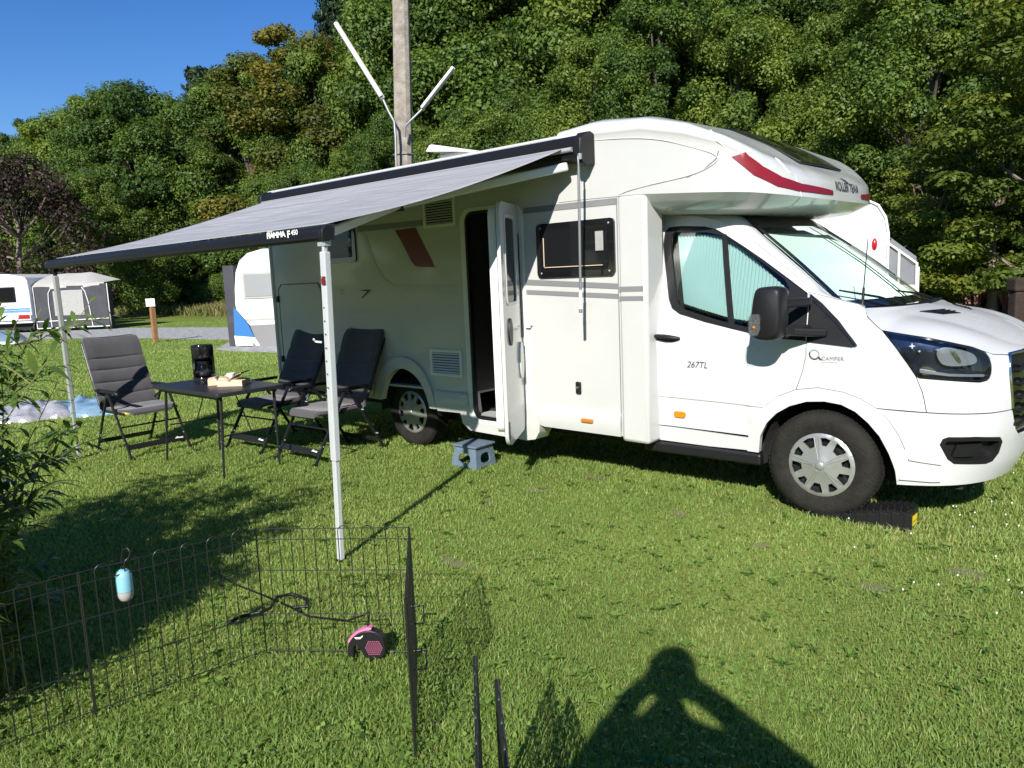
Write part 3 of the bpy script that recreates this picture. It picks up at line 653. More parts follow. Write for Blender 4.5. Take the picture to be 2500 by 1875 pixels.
def cpanel(poly, name, m, holes=[], sp=.05, off=0, rim=.014, gap=.0022, parent=None, far=False, smooth=50, fn=P):
    mb = panel(poly, holes, fn, sp=sp, off=off, rim=rim, gap=gap)
    o = mb.build(name, m, parent or MH, smooth=smooth, fix=False)
    if far: flipy(mb).build(name, m, parent or MH, smooth=smooth, fix=False)
    return o
cd = cpanel(door_poly, 'cab_door', M['cab'], [win_out])
cpanel([(-1.39,.482),(-1.048,.481),(-.492,.466),(-.504,.373),(-.80,.366),(-1.05,.368),(-1.39,.37)], 'sill', M['cab'])
mb = MB(); mb.box((-1.30,.0,.285),(-.40,.12,.362)); mb.build('side_skirt', M['black_pl'], MH, bevel=.015)
cpanel([(-1.36,.701),(-1.036,.700),(-.668,.693),(-.384,.684),(-.384,.688),(-.668,.697),(-1.036,.704),(-1.36,.705)], 'door_crease', M['seam'], off=.0015, rim=0, gap=0, parent=cd)
cpanel(arch_out+arch_in[::-1], 'wheel_arch', M['cab'], off=.014, rim=.04, gap=.001, sp=.04)
fender = [(-.163,.822),(-.023,.844),(.132,.826),(.236,.791),(.328,.740),(.467,.738),(.595,.734),(.573,.850),(.541,.942),(.500,1.010),(.443,1.106),(.352,1.209),(.300,1.245),(.254,1.289),(.238,1.341),(.20,1.365),(.05,1.40),(-.113,1.443),(-.098,1.288),(-.098,1.140),(-.100,1.05),(-.124,.937)]
fe = cpanel(fender, 'front_wing', M['cab'])
hl = chaikin([(.352,1.209),(.443,1.106),(.500,1.010),(.541,.942),(.56,.936),(.688,.926),(.880,.909),(.942,.918),(.965,.96),(.968,1.042),(.945,1.080),(.874,1.112),(.628,1.168),(.447,1.198)], 1)
cpanel([(.595,.734),(.700,.730),(.814,.727),(.960,.724),(1.127,.728),(1.111,.948),(1.130,1.047),(1.002,1.060),(.950,1.080),(.970,1.042),(.967,.96),(.945,.916),(.885,.906),(.688,.924),(.56,.934),(.541,.942),(.573,.850)], 'front_panel', M['cab'], far=True)
fog = [(.676,.542),(.688,.577),(.715,.589),(.870,.587),(1.041,.570),(1.067,.542),(1.058,.471),(1.020,.425),(.973,.414),(.766,.426),(.727,.455)]
bump = [(.328,.738),(.467,.734),(.595,.731),(.700,.727),(.814,.724),(.960,.721),(1.127,.725),(1.18,.60),(1.24,.56),(QE,.56),(QE,.50),(1.45,.50),(1.35,.30),(1.116,.286),(.970,.285),(.752,.281),(.609,.277),(.465,.271),(.445,.364),(.404,.471),(.43,.50),(.492,.501),(.455,.587),(.400,.669)]
bu = cpanel(bump, 'bumper', M['cab'], [fog], far=True)
mb = panel(fog, [], P, sp=.05, off=-.045, rim=0); fo = mb.build('fog_lamp_recess', M['black_pl'], bu, smooth=60)
mb = panel(fog, [shrink(fog, .022)], P, sp=.05, off=.004, rim=.05); mb.build('recess_rim', M['black_pl'], fo, smooth=40)
mb = panel([(.76,.455),(.78,.53),(.95,.535),(.92,.50),(.90,.455)], [], P, sp=.05, off=-.025, rim=.02); mb.build('blank_cover', M['black_pl'], fo, smooth=40)
# bumper crease lips
cpanel([(.47,.335),(.55,.338),(.66,.328),(.72,.315),(.66,.310),(.55,.312),(.475,.310)], 'lower_lip', M['cab'], off=.016, rim=.016, parent=bu, sp=.03)
cpanel([(.51,.452),(.58,.450),(.66,.435),(.70,.42),(.64,.425),(.52,.438)], 'upper_lip', M['cab'], off=.012, rim=.012, parent=bu, sp=.03)
# grille
gr = [(1.135,.735),(1.120,.95),(1.145,1.05),(QE,1.05),(QE,.52),(1.46,.50),(1.24,.565),(1.19,.60)]
mb = panel(gr, [], P, sp=.06, off=-.03, rim=0); mir(mb); g = mb.build('grille', M['black_gl'], MH, smooth=60, fix=False)
mb = MB()
for z in (.64,.72,.80,.88,.96): 
    pts = [tuple(Vector(P(q, z+.012*math.sin(q*30)))+Vector((.0,0,0))) for q in np.linspace(1.15,QE,14)]; mb.tube(pts, .012, 6)
    mb.tube([(a, 2*CY-b, c) for a, b, c in pts], .012, 6)
mb.build('grille_bar', M['black_pl'], g, smooth=60)
mb = MB(); L = [(1.125,.735),(1.112,.85),(1.112,.95),(1.142,1.052),(1.3,1.055),(QE,1.056)]; pts = [P(*q) for q in L]; mb.tube(pts, .011, 8); mb.tube([(a, 2*CY-b, c) for a, b, c in pts], .011, 8); mb.build('grille_frame', M['chrome'], g, smooth=60)
# headlights
for s in (0, 1):
    def PS(q, z, s=s):
        p = P(q, z); return p if not s else (p[0], 2*CY-p[1], p[2])
    mb = panel(hl, [], P, sp=.04, off=-.055, rim=0)
    def mm(mb):
        if s: mb.v = [(a, 2*CY-b, c) for a, b, c in mb.v]; mb.f = [f[::-1] for f in mb.f]
        return mb
    h = mm(mb).build('headlight', mat('headlight_housing', (.07,.085,.13), .22, metal=.75, var=.5, vscale=14) if not s else bpy.data.materials['headlight_housing'], MH, smooth=60, fix=False)
    mm(panel(hl, [shrink(hl, .010)], P, sp=.04, off=.001, rim=.055)).build('lamp_rim', M['black_gl'], h, smooth=60, fix=False)
    mm(panel(shrink(hl, .004), [], P, sp=.04, off=.0, rim=0)).build('lamp_lens', M['dlens'], h, smooth=60, fix=False)
    pr = chaikin([(.667,1.099),(.720,1.125),(.875,1.080),(.900,1.046),(.885,1.010),(.70,1.000),(.663,1.044)], 2)
    mm(panel(pr, [], P, sp=.03, off=-.018, rim=.03)).build('projector', M['alloy'], h, smooth=40, fix=False)
    mm(panel(chaikin([(.735,1.105),(.760,1.105),(.80,1.03),(.775,1.015)],1), [], P, sp=.03, off=-.012, rim=.01)).build('reflector_fin', M['chrome'], h, smooth=40, fix=False)
    mm(panel(chaikin([(.56,1.00),(.62,1.0),(.66,.965),(.60,.95),(.565,.95)],1), [], P, sp=.03, off=-.03, rim=.02)).build('indicator_bulb', M['chrome'], h, smooth=40, fix=False)
    for cq, cz, cr_ in ((.53,1.125,.020),(.57,1.09,.010)): mm(panel([(cq-cr_,cz),(cq-cr_*.2,cz-cr_*.3),(cq,cz-cr_),(cq+cr_*.3,cz-cr_*.2),(cq+cr_,cz+.002),(cq+cr_*.2,cz+cr_*.3),(cq,cz+cr_),(cq-cr_*.3,cz+cr_*.2)], [], P, sp=.03, off=-.02, rim=.008)).build('sun_sparkle', M['china'], h, smooth=30, fix=False)  # white star chips stand in for sun sparkles inside the headlight
    mm(panel([(.56,.965),(.72,.945),(.93,.935),(.93,.950),(.72,.960),(.56,.985)], [], P, sp=.03, off=-.02, rim=.01)).build('light_bar', M['alloy'], h, smooth=40, fix=False)
# window frame and glass, blind, pillar bar
gl_in = [(-1.160,1.80),(-1.166,1.865),(-1.145,1.888),(-.904,1.878),(-.776,1.846),(-.628,1.766),(-.449,1.643),(-.279,1.526),(-.243,1.47),(-.243,1.197),(-.478,1.212),(-.732,1.267),(-.98,1.335),(-1.040,1.38),(-1.10,1.58)]
wf = cpanel(shrink(win_out, .004), 'window_frame', M['black_pl'], [gl_in], off=.003, rim=.03, gap=0, parent=cd)
mb = panel(shrink(gl_in, -.006), [], P, sp=.06, off=-.010, rim=0); mb.build('pane', M['glass'], wf, smooth=60, fix=False)
bt = [(-1.151,1.868),(-.993,1.868),(-.775,1.835),(-.667,1.770),(-.534,1.680),(-.444,1.600),(-.314,1.490),(-.255,1.445)]
bb = [(-1.020,1.376),(-.824,1.321),(-.631,1.271),(-.458,1.250),(-.245,1.262)]
mb = MB(); npq = 34
def bstrip(u, v):
    qt = -1.151+.896*u; qb = -1.020+.775*u**1.25; zt = float(np.interp(qt, [p[0] for p in bt], [p[1] for p in bt])); zb = float(np.interp(qb, [p[0] for p in bb], [p[1] for p in bb]))
    a = abs(((u*npq) % 1.0)-.5)*2; p = P(qb+(qt-qb)*v, zb+(zt-zb)*v); return (p[0], p[1]+.045+.020*a, p[2]-.010*a*(1-v))
mb.grid(bstrip, npq*2, 10); bl = mb.build('blind', M['blind'], MH, fix=False)
mb = MB()
for q in np.arange(-1.01,-.26,.0235):
    z = float(np.interp(q, [-1.02,-.824,-.631,-.458,-.245], [1.376,1.321,1.271,1.250,1.262])); p = P(q, z); mb.box((p[0]-.007,p[1]+.03,z-.016),(p[0]+.007,p[1]+.035,z+.002))
mb.build('blind_hem', M['black_pl'], bl)
cpanel([(-.768,1.855),(-.728,1.845),(-.592,1.215),(-.633,1.222)], 'pillar_bar', M['black_pl'], off=.0, rim=.01, gap=0, parent=wf, sp=.1)
mb = panel(shrink(door_poly, .004), [], P, sp=.10, off=-.13, rim=0); mb.build('cab_interior', M['gap'], MH, fix=False); flipy(mb).build('cab_interior', M['gap'], MH, fix=False)
# far side shell
mb = MB(); mb.grid(lambda u, v: (lambda p: (p[0], 2*CY-p[1], p[2]))(P(-1.4+u*(1.0-(-1.4)), .45+v*(.75 if u < .68 else .58))), 20, 10)
mb.grid(lambda u, v: (lambda a: (a[0], 2*CY-tum(a[2]), a[2]))((-1.4+u*(1.3-.9*v), 0, 1.2+v*.8)), 10, 10); mb.build('far_cab_side', M['cab'], MH, smooth=60)
# A-pillar, cab roof
A_ = [(-1.409,2.028),(-1.1,2.008),(-.875,1.966),(-.782,1.941),(-.680,1.890),(-.552,1.808),(-.374,1.677),(-.206,1.546),(-.133,1.486),(-.113,1.443),(.05,1.400),(.20,1.365),(.238,1.341)]
B_ = [(-1.409,.50,2.05),(-1.1,.46,2.04),(-.85,.42,2.01),(-.74,.39,1.985),(-.68,.365,1.953),(-.55,.325,1.845),(-.37,.275,1.70),(-.20,.235,1.565),(-.10,.215,1.48),(-.02,.198,1.415),(.04,.182,1.365),(.10,.172,1.335),(.20,.168,1.328)]
mb = MB(); nv = 5; vs = []
for a, b in zip(A_, B_):
    pa = Vector(P(*a)); pb = Vector(b)
    for j in range(nv+1):
        t = j/nv; p = pa.lerp(pb, t); p += Vector((0,-.012,.018))*math.sin(math.pi*t); vs.append(p)
mb.add(vs, [(i*(nv+1)+j, (i+1)*(nv+1)+j, (i+1)*(nv+1)+j+1, i*(nv+1)+j+1) for i in range(len(A_)-1) for j in range(nv)])
mb.build('windscreen_pillar', M['cab'], MH, smooth=70); mb.v = mb.v[:9*(nv+1)]; mb.f = [f for f in mb.f if max(f) < len(mb.v)]; mb.m = [0]*len(mb.f); flipy(mb).build('windscreen_pillar', M['cab'], MH, smooth=70)
# windscreen
def WS(s, v, o=0.0):
    k = 1-s*s; t = Vector((-.68+.10*k, CY-.67*s, 1.955+.015*k)); b = Vector((.075+.20*k, CY-.86*s, 1.335-.01*k))
    p = t.lerp(b, v); p += Vector((.6,0,.78))*(.03*math.sin(math.pi*v)*(.4+.6*k)+o); return tuple(p)
mb = MB(); mb.grid(lambda u, v: WS(2*u-1, v), 24, 12); ws = mb.build('windscreen', M['glass'], MH, smooth=60, fix=False)
mb = MB(); mb.grid(lambda u, v: WS(1-2*u, v*.135, .002), 24, 3); mb.grid(lambda u, v: WS(1-u*.05, v, .002), 2, 12); mb.grid(lambda u, v: WS(-.95-u*.05, v, .002), 2, 12); mb.grid(lambda u, v: WS(1-2*u, .935+.065*v, .002), 24, 2)
mb.build('black_border', M['black_gl'], ws, smooth=60, fix=False)
mb = MB(); npl = 150
def wb(u, v):
    s = .90-1.80*u; a = abs(((u*npl) % 1.0)-.5)*2; return WS(s, .175+.735*v+.02*math.cos(3*s)*(1-v), -.035-.010*a)
mb.grid(wb, npl*2, 2); mb.build('windscreen_blind', M['blind_ws'], MH, fix=False)
mb = MB(); mb.grid(lambda u, v: WS(.0-.05*u, .12+.80*v, -.018), 1, 8); mb.build('blind_join', M['black_pl'], ws, fix=False)
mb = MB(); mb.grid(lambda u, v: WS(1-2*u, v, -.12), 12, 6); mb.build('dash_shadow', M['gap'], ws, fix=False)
# scuttle, wipers
mb = MB()
def cowl(u, v):
    s = 1-2*u; a = Vector(WS(s, 1.0)); k = 1-s*s; b = Vector((.23+.10*k, CY-.90*s, 1.318)); return tuple(a.lerp(b, v)-Vector((0,0,.012*math.sin(math.pi*v)+.004)))
mb.grid(cowl, 20, 4); cw = mb.build('scuttle_panel', M['black_pl'], MH, smooth=60, fix=False)
for s0, s1 in ((.42,.93),(-.50,.25)):
    mb = MB(); a = Vector(WS(s0, 1.03, .03)); b = Vector(WS(s1, .86 if s0 > 0 else .90, .022)); mb.tube([a, a.lerp(b,.4)+Vector((.005,0,.012)), b], [.010,.009,.006], 6)
    c0 = Vector(WS(s1-.06 if s0>0 else s1+.04, .82, .012)); c1 = Vector(WS(s1+.02 if s0>0 else s1-.5, .97, .012)); mb.build('wiper', M['black_pl'], MH, smooth=60)
# bonnet
E_ = [(.238,1.341),(.254,1.293),(.300,1.248),(.352,1.212),(.50,1.191),(.628,1.171),(.75,1.143),(.874,1.113),(.945,1.083),(1.002,1.062),(1.125,1.050),(1.35,1.054),(QE,1.058)]
def HD(u, v):
    t = u*(len(E_)-1); i = min(int(t), len(E_)-2); f = t-i; q = E_[i][0]*(1-f)+E_[i+1][0]*f; z = E_[i][1]*(1-f)+E_[i+1][1]*f
    e = Vector(P(q, z)); uc = min(1, max(0, (e.x-.23)/.77))**1.0; c = Vector((.335+.66*uc, CY, 1.318-.26*uc+.045*math.sin(math.pi*uc)))
    p = e.lerp(c, v); p.z = e.z+(c.z-e.z)*(1-(1-v)**2.0)+.02*math.sin(math.pi*min(1, v*2.2))*math.sin(math.pi*uc); return p
mb = MB(); mb.grid(HD, 40, 24); n_b = len(mb.v); mir(mb); mb.v = mb.v[:n_b]+[(a, b, min(c, 1.306 if b < 1.7 else 1.255) if a < .5 else c) for a, b, c in mb.v[n_b:]]; bo = mb.build('bonnet', M['cab'], MH, smooth=60, fix=False)
bm = bmesh.new(); bm.from_mesh(bo.data); bmesh.ops.remove_doubles(bm, verts=bm.verts, dist=.0015); bmesh.ops.recalc_face_normals(bm, faces=bm.faces); bm.to_mesh(bo.data); bm.free()
HS = np.array([tuple(HD(i/80, j/60)) for i in range(81) for j in range(61)])
def hz(x, y):
    if y > CY: y = 2*CY-y
    d = (HS[:,0]-x)**2+(HS[:,1]-y)**2; k = np.argsort(d)[:4]; w = 1/(d[k]+1e-6); return float((HS[k,2]*w).sum()/w.sum())
vent_p = [(.40,.60),(.47,.80),(.58,.86),(.52,.66)]
for s in (0, 1):
    pv = [(a, b if not s else 2*CY-b) for a, b in vent_p]
    mb = MB(); mb.add([(a, b, hz(a, b)+.006) for a, b in pv]+[(a, b, hz(a, b)-.01) for a, b in pv], [(0,1,2,3),(0,4,5,1),(1,5,6,2),(2,6,7,3),(3,7,4,0)]); vo = mb.build('bonnet_vent', M['black_pl'], bo)
    mb = MB()
    for t in (.25,.5,.75):
        a = Vector(pv[0]).lerp(Vector(pv[3]), t); b = Vector(pv[1]).lerp(Vector(pv[2]), t); mb.tube([(a.x,a.y,hz(*a)+.010),(b.x,b.y,hz(*b)+.010)], .004, 5)
    mb.build('vent_slat', M['frame_dk'], vo)
# wing triangle trim + mirror
tri = [(-.100,1.418),(-.025,1.350),(.080,1.252),(.205,1.122),(.187,1.108),(.070,1.118),(-.095,1.131)]
tt = cpanel(tri, 'corner_trim', M['black_pl'], off=.010, rim=.012, gap=0, sp=.04)
cpanel([(-.098,1.43),(-.02,1.372),(.09,1.268),(.215,1.118),(.202,1.112),(.08,1.245),(-.025,1.340),(-.098,1.405)], 'trim_edge', M['frame_dk'], off=.018, rim=.01, gap=0, sp=.05, parent=tt)
mi = empty('wing_mirror', (-.2,-.1,1.3)); mi.parent = MH; mi.location = Vector((-.2,-.1,1.3))-wloc(MH)
mi_mb = MB(); 
pm = chaikin([(-.350,1.205),(-.322,1.468),(-.285,1.492),(-.170,1.494),(-.140,1.462),(-.145,1.195),(-.190,1.158),(-.312,1.160)], 2)
n_ = len(pm)
ringz = [(-.31,.80),(-.30,.92),(-.27,1.0),(-.20,1.0),(-.17,.95),(-.155,.85)]; cx_, cz_ = -.24, 1.33
vs = [((a-cx_)*s+cx_, y, (b-cz_)*(s if s > .99 else s+.02)+cz_) for y, s in ringz for a, b in pm]
mi_mb.add(vs, [(i*n_+k, i*n_+(k+1) % n_, (i+1)*n_+(k+1) % n_, (i+1)*n_+k) for i in range(len(ringz)-1) for k in range(n_)]+[tuple(range(n_))[::-1], tuple((len(ringz)-1)*n_+k for k in range(n_))])
mi_mb.build('mirror_housing', M['black_pl'], mi, smooth=50)
mb = MB(); pi_ = chaikin([(-.347,1.222),(-.336,1.334),(-.262,1.334),(-.262,1.19),(-.335,1.185)], 1); mb.prism([(a, -.334, b) for a, b in pi_], (0,.03,0)); mb.build('indicator', M['clear'], mi, bevel=.004)
mb = MB(); mb.prism([((a+.305)*.9-.305, -.318, (b-1.26)*.9+1.26) for a, b in pi_], (0,.012,0)); mb.build('indicator_reflector', M['ind'], mi)
mb = MB(); mb.lathe([(0,-.326),(.006,-.325),(.009,-.318)], (-.305,0,1.245), 'y', 12); mb.build('indicator_bulb', M['amber'], mi)
for z, z2 in ((1.385,1.385),(1.215,1.215)):
    mb = MB(); mb.bar((-.17,-.20,z),(-.085,.0,z2+.0), .055, .055); mb.build('mirror_arm', M['black_pl'], mi, bevel=.012)
mb = MB(); mb.bar((-.17,-.16,1.21),(.02,.01,1.19), .05,.05); mb.build('mirror_base', M['black_pl'], mi, bevel=.012)
# door handle
hd = chaikin([(-1.232,1.147),(-1.218,1.162),(-1.146,1.159),(-1.005,1.146),(-.991,1.132),(-.999,1.116),(-1.077,1.101),(-1.172,1.111),(-1.221,1.131)], 1)
hh = cpanel(hd, 'door_handle', M['black_pl'], off=.004, rim=.006, gap=0, parent=cd, sp=.03)
mb = MB(); mb.tube([P(-1.225,1.148), tuple(Vector(P(-1.19,1.148))+Vector((0,-.03,0))), tuple(Vector(P(-1.04,1.138))+Vector((0,-.03,0))), P(-1.0,1.133)], [.010,.013,.013,.010], 8); mb.build('grip', M['black_pl'], hh, smooth=60)
cpanel(chaikin([(-1.16,1.162),(-1.13,1.182),(-1.09,1.180),(-1.055,1.152)],1), 'key_cap', M['cab'], off=.006, rim=.008, gap=0, parent=hh, sp=.03)
# lettering on cab
Po = lambda o: (lambda q, z: tuple(Vector(P(q, z))+Vector((0,-o,0))))
mb = MB(); text_on(mb, '267TL', .062, Po(.004), -.945, .930, shear=.25); mb.build('lettering', M['ink'], cd, fix=False)
mb = MB(); text_on(mb, 'CAMPER', .034, Po(.004), -.003, 1.020, spacing=1.1); text_on(mb, 'www.a-camper.be', .0115, Po(.004), -.003, 1.006, spacing=1.15); mb.build('lettering', M['grey_decal'], fe, fix=False)
def ring(cx, cz, r0, r1, a0, a1, n=20): return [(cx+r1*math.cos(R(a0+(a1-a0)*k/n)), cz+r1*math.sin(R(a0+(a1-a0)*k/n))) for k in range(n+1)]+[(cx+r0*math.cos(R(a1+(a0-a1)*k/n)), cz+r0*math.sin(R(a1+(a0-a1)*k/n))) for k in range(n+1)]
lg = panel(ring(-.046,1.055,.026,.034,150,310), [], P, sp=.05, off=.004, rim=0); lg.add([Po(.004)(-.03,1.04), Po(.004)(-.02,1.045), Po(.004)(.002,1.020), Po(.004)(-.012,1.020)], [(0,1,2,3)]); lg.build('emblem', M['ink'], fe, fix=False)
panel(ring(-.046,1.055,.027,.034,-30,145), [], P, sp=.05, off=.004, rim=0).build('emblem_ring', mat('grey_green_ink', (.30,.42,.36), .5), fe, fix=False)
for z0, z1 in (((1.466,1.474),(1.504,1.512)), ((1.401,1.408),(1.433,1.441))):
    cpanel([(-1.36,z0[1]),(-1.196,z0[0]),(-1.205,z1[0]),(-1.36,z1[1])], 'grey_stripe', M['grey_decal'], off=.0035, rim=0, gap=0, parent=cd)
mb = panel(rrect(-1.055,.562,-.962,.604,.018,4), [], P, sp=.05, off=.014, rim=.014); mb.build('marker_lamp', M['amber'], MH, smooth=40, fix=False)
# antenna
mb = MB(); b0 = Vector((.20,.10,1.335)); t0 = Vector((.22,.12,1.76)); mb.tube([b0, b0+Vector((0,0,.012)), b0+Vector((.002,0,.03)), b0+Vector((.004,0,.05)), b0.lerp(t0,.30), b0.lerp(t0,.305), t0], [.030,.026,.014,.009,.007,.0035,.0025], 10); mb.build('aerial', M['black_pl'], MH, smooth=50)
# wheels
def wheel(cx, y, steer, name='wheel'):
    w = empty(name, (0, 0, 0)); w.parent = MH; w.location = Vector((cx, y, .343))-wloc(MH)
    Rr = .343
    mb = MB(); prof = [(.205,.012),(.222,.004),(.25,-.004),(.285,-.006),(.312,.002),(.328,.014),(.339,.030),(Rr,.045),(Rr,.165),(.335,.185),(.31,.205),(.25,.21),(.20,.20)]
    mb.lathe(prof, (0,0,0), 'y', 72); 
    # tread blocks
    for k in range(72):
        a = 2*math.pi*k/72
        for y0, y1, of in ((.034,.075,0),(.082,.122,.5),(.130,.172,0)):
            aa = a+of*2*math.pi/72; c, s = math.cos(aa), math.sin(aa); t = Vector((-s,0,c)); r_ = Vector((c,0,s))
            p = r_*(Rr-.002); q = r_*(Rr+.004); h = .010
            vs = [tuple(b+t*d+Vector((0,yy,0))) for b in (p, q) for d, yy in ((-h,y0),(h,y0),(h,y1),(-h,y1))]
            mb.add(vs, [(4,5,6,7),(0,1,5,4),(1,2,6,5),(2,3,7,6),(3,0,4,7)])
    ty = mb.build('tyre', M['rubber'], w, smooth=50, local=True)
    def cap(u, v):
        r = math.hypot(u, v); y_ = float(np.interp(r, [0,.03,.06,.12,.165,.19,.205], [-.020,-.020,-.012,-.002,.004,.002,.012])); a = math.atan2(v, u)
        if .035 < r < .18: y_ += .0018*math.cos(5*a+.8)*min(1, (r-.035)/.05)
        return (u, y_, v)
    hs = []
    for k in range(10):
        a = R(36*k+9); big = k % 2; w1_, w2_, r1, r2 = (.24,.23,.122,.182) if big else (.17,.18,.130,.178)
        hs.append([(r*math.cos(a+d), r*math.sin(a+d)) for r, d in ((r1,-w1_*.6),(r2,-w2_),(r2+.004,0),(r2,w2_),(r1,w1_*.6))])
    circ = [(.207*math.cos(R(5*k)), .207*math.sin(R(5*k))) for k in range(72)]
    mb = panel(circ, hs, cap, sp=.018, rim=.014); 
    for v_ in range(len(mb.v)): pass
    mb.f = [f for f in mb.f]
    cp = mb.build('wheel_trim', M['alloy'], w, smooth=35, local=True)
    mb = MB(); mb.lathe([(.205,.012),(.195,.05),(.0,.06)], (0,0,0), 'y', 40); mb.build('rim', M['black_pl'], w, smooth=60, local=True)
    mb = MB(); mb.lathe([(0,-.027),(.022,-.027),(.028,-.022),(.030,-.016)], (0,0,0), 'y', 24); mb.build('hub_cap', M['alloy'], cp, smooth=50, local=True)
    mb = MB()
    for k in range(5):
        for d in (-.10,.10):
            a = R(72*k+27)+d; a2 = R(72*k+27)+d*.9; p0 = cap(.04*math.cos(a*1), .04*math.sin(a)); p1 = cap(.185*math.cos(a2), .185*math.sin(a2)); mb.tube([(p0[0],p0[1]-.001,p0[2]),(p1[0],p1[1]+.000,p1[2])], .0022, 6)
    mb.build('spoke_rib', M['alloy'], cp, smooth=60, local=True)
    w.rotation_euler = (0, 0, steer)
    return w
wheel(0, .0, R(3)); wheel(-3.954, .0, 0)
# ================================================================== AWNING
AX0, AX1 = -5.92, -1.60
BX0, BX1, BY, BZ = -6.12, -1.84, -2.33, 1.90            # lead bar
AW = empty('awning', (-3.8, -1.2, 0), 'grey striped roll-out awning with black case and lead bar, fixed along the motorhome roof', 'awning')
mb = MB(); prof = [(HY-.006,2.43),(HY-.006,2.60),(HY-.05,2.615),(HY-.13,2.60),(HY-.165,2.565),(HY-.17,2.50),(HY-.15,2.445),(HY-.10,2.425)]
mb.prism([(AX0+.05, y, z) for y, z in prof], (AX1-AX0-.10,0,0)); case = mb.build('case', M['anthracite'], AW, smooth=40)
for x in (AX0, AX1-.06):
    mb = MB(); pr = [(CYY, z) for CYY, z in [(HY-.004,2.40),(HY-.004,2.615),(HY-.05,2.63),(HY-.14,2.612),(HY-.18,2.57),(HY-.185,2.46),(HY-.165,2.40),(HY-.11,2.385)]]
    mb.prism([(x, y, z) for y, z in pr], (.06,0,0)); mb.build('end_cap', M['black_pl'], case, smooth=40, bevel=.01)
mb = MB(); mb.tube([(AX0+.08, HY-.175, 2.50),(AX1-.08,HY-.175,2.50)], .018, 8); mb.build('roller_lip', M['alu'], case, smooth=60)
# cloth : sags slightly between case and lead bar
def cloth(u, v):
    x0 = AX0+.14; x1 = AX1-.16; xa = x0+(x1-x0)*u; xb = BX0+.05+(BX1-BX0-.10)*u
    y = (HY-.165)*(1-v)+(BY+.03)*v; z = 2.515*(1-v)+(BZ+.05)*v-.045*math.sin(math.pi*v)-.012*math.sin(math.pi*u)*math.sin(math.pi*v)+.004*math.sin(u*38+v*5)*math.sin(math.pi*v)
    return (xa*(1-v)+xb*v, y, z)
mb = MB(); mb.grid(cloth, 60, 30); o = mb.build('cloth', M['awning'], AW, smooth=180, fix=False)
sm = o.modifiers.new('thick', 'SOLIDIFY'); sm.thickness = .003
mb = MB(); pr = [(.030,-.036),(.038,.022),(.018,.040),(-.018,.038),(-.045,.012),(-.045,-.034),(-.018,-.042)]
mb.prism([(BX0, BY+a, BZ+b) for a, b in pr], (BX1-BX0,0,0)); lb = mb.build('lead_bar', M['anthracite'], AW, smooth=40, bevel=.006)
for x in (BX0-.03, BX1):
    mb = MB(); mb.prism([(x, BY+a*1.06, BZ+b*1.06) for a, b in pr], (.03,0,0)); mb.build('end_cap', M['black_pl'], lb, smooth=40, bevel=.004)
mb = MB(); mb.bar((BX0, BY-.043, BZ-.022),(BX1, BY-.043, BZ-.022), .006,.008); mb.build('groove', M['black_pl'], lb)
mb = MB(); f_ = lambda u, v: (u, BY-.049, 1.893+(v-1.897)*.85)
vs_, fs_ = text_mesh('FIAMMA', .052, bold=.0022, spacing=.85); w_ = max(v[0] for v in vs_); mb.add([f_(-2.36+v[0]*.20/w_, 1.905+v[1]) for v in vs_], fs_)
text_on(mb, 'F', .062, f_, -2.145, 1.897, bold=.0025); text_on(mb, '450', .045, f_, -2.105, 1.910, bold=.001)
mb.add([(-2.37,BY-.0525,1.90),(-1.98,BY-.0525,1.90),(-1.98,BY-.0525,1.945),(-2.37,BY-.0525,1.945)], [(0,1,2,3)][:0])
mb.build('lettering', M['china'], lb, fix=False)
# folding arms
def arm(xw, xe, xb, name):
    a = Vector((xw, HY-.10, 2.40)); e = Vector(xe); b = Vector((xb, BY+.05, BZ-.005))
    mb = MB(); mb.bar(a, e, .04, .062); mb.build(name, M['alu_white'], AW, bevel=.012)
    mb = MB(); mb.bar(e, b, .035, .055); mb.build(name, M['alu_white'], AW, bevel=.012)
    mb = MB(); mb.lathe([(0,-.045),(.032,-.045),(.034,0),(.032,.045),(0,.045)], tuple(e), 'z', 16); mb.build('elbow', M['black_pl'], AW, smooth=40)
arm(-1.78, (-2.62,-1.13,2.165), BX1-.10, 'folding_arm'); arm(-5.75, (-5.05,-1.13,2.15), BX0+.10, 'folding_arm')
# legs
def leg(top, foot, m1, m2, name):
    t = Vector(top); f = Vector(foot); k = t.lerp(f, .66)
    mb = MB(); mb.bar(t, k, .050, .040, up=(0,-1,0)); l = mb.build(name, m1, AW, bevel=.006)
    mb = MB(); mb.bar(k, f, .038, .030, up=(0,-1,0)); mb.build('inner_tube', m1, l, bevel=.004)
    mb = MB(); mb.bar(f-Vector((0,0,-.015)), f, .055,.055); mb.build('foot', M['black_pl'], l)
    mb = MB(); mb.tube([t+Vector((0,0,-.02)), t+Vector((.005,0,.05)), t+Vector((.02,.02,.07))], .018, 8); mb.box((t.x-.035,t.y-.02,t.z+.03),(t.x+.035,t.y+.02,t.z+.055)); mb.build('bracket', m2, l, smooth=40)
    return l
lR = leg((-1.865,-2.33,1.80), (-1.95,-2.32,.0), M['alu_white'], M['alu'], 'support_leg')
mb = MB(); mb.box((-1.88,-2.357,1.66),(-1.845,-2.354,1.665)); mb.box((-1.88,-2.357,1.62),(-1.848,-2.354,1.655)); mb.build('warning_sticker', M['red_decal'], lR)
mb = MB()
for k in range(7):
    z = 1.50-.075*k; x = -1.868-.085*(1.80-z)/1.8; mb.box((x-.006+(k*7 % 3)*.003, -2.3535, z-.009),(x+.004+(k*5 % 4)*.002, -2.351, z-.004+(k % 3)*.002))
mb.build('scale_marks', M['ink'], lR)
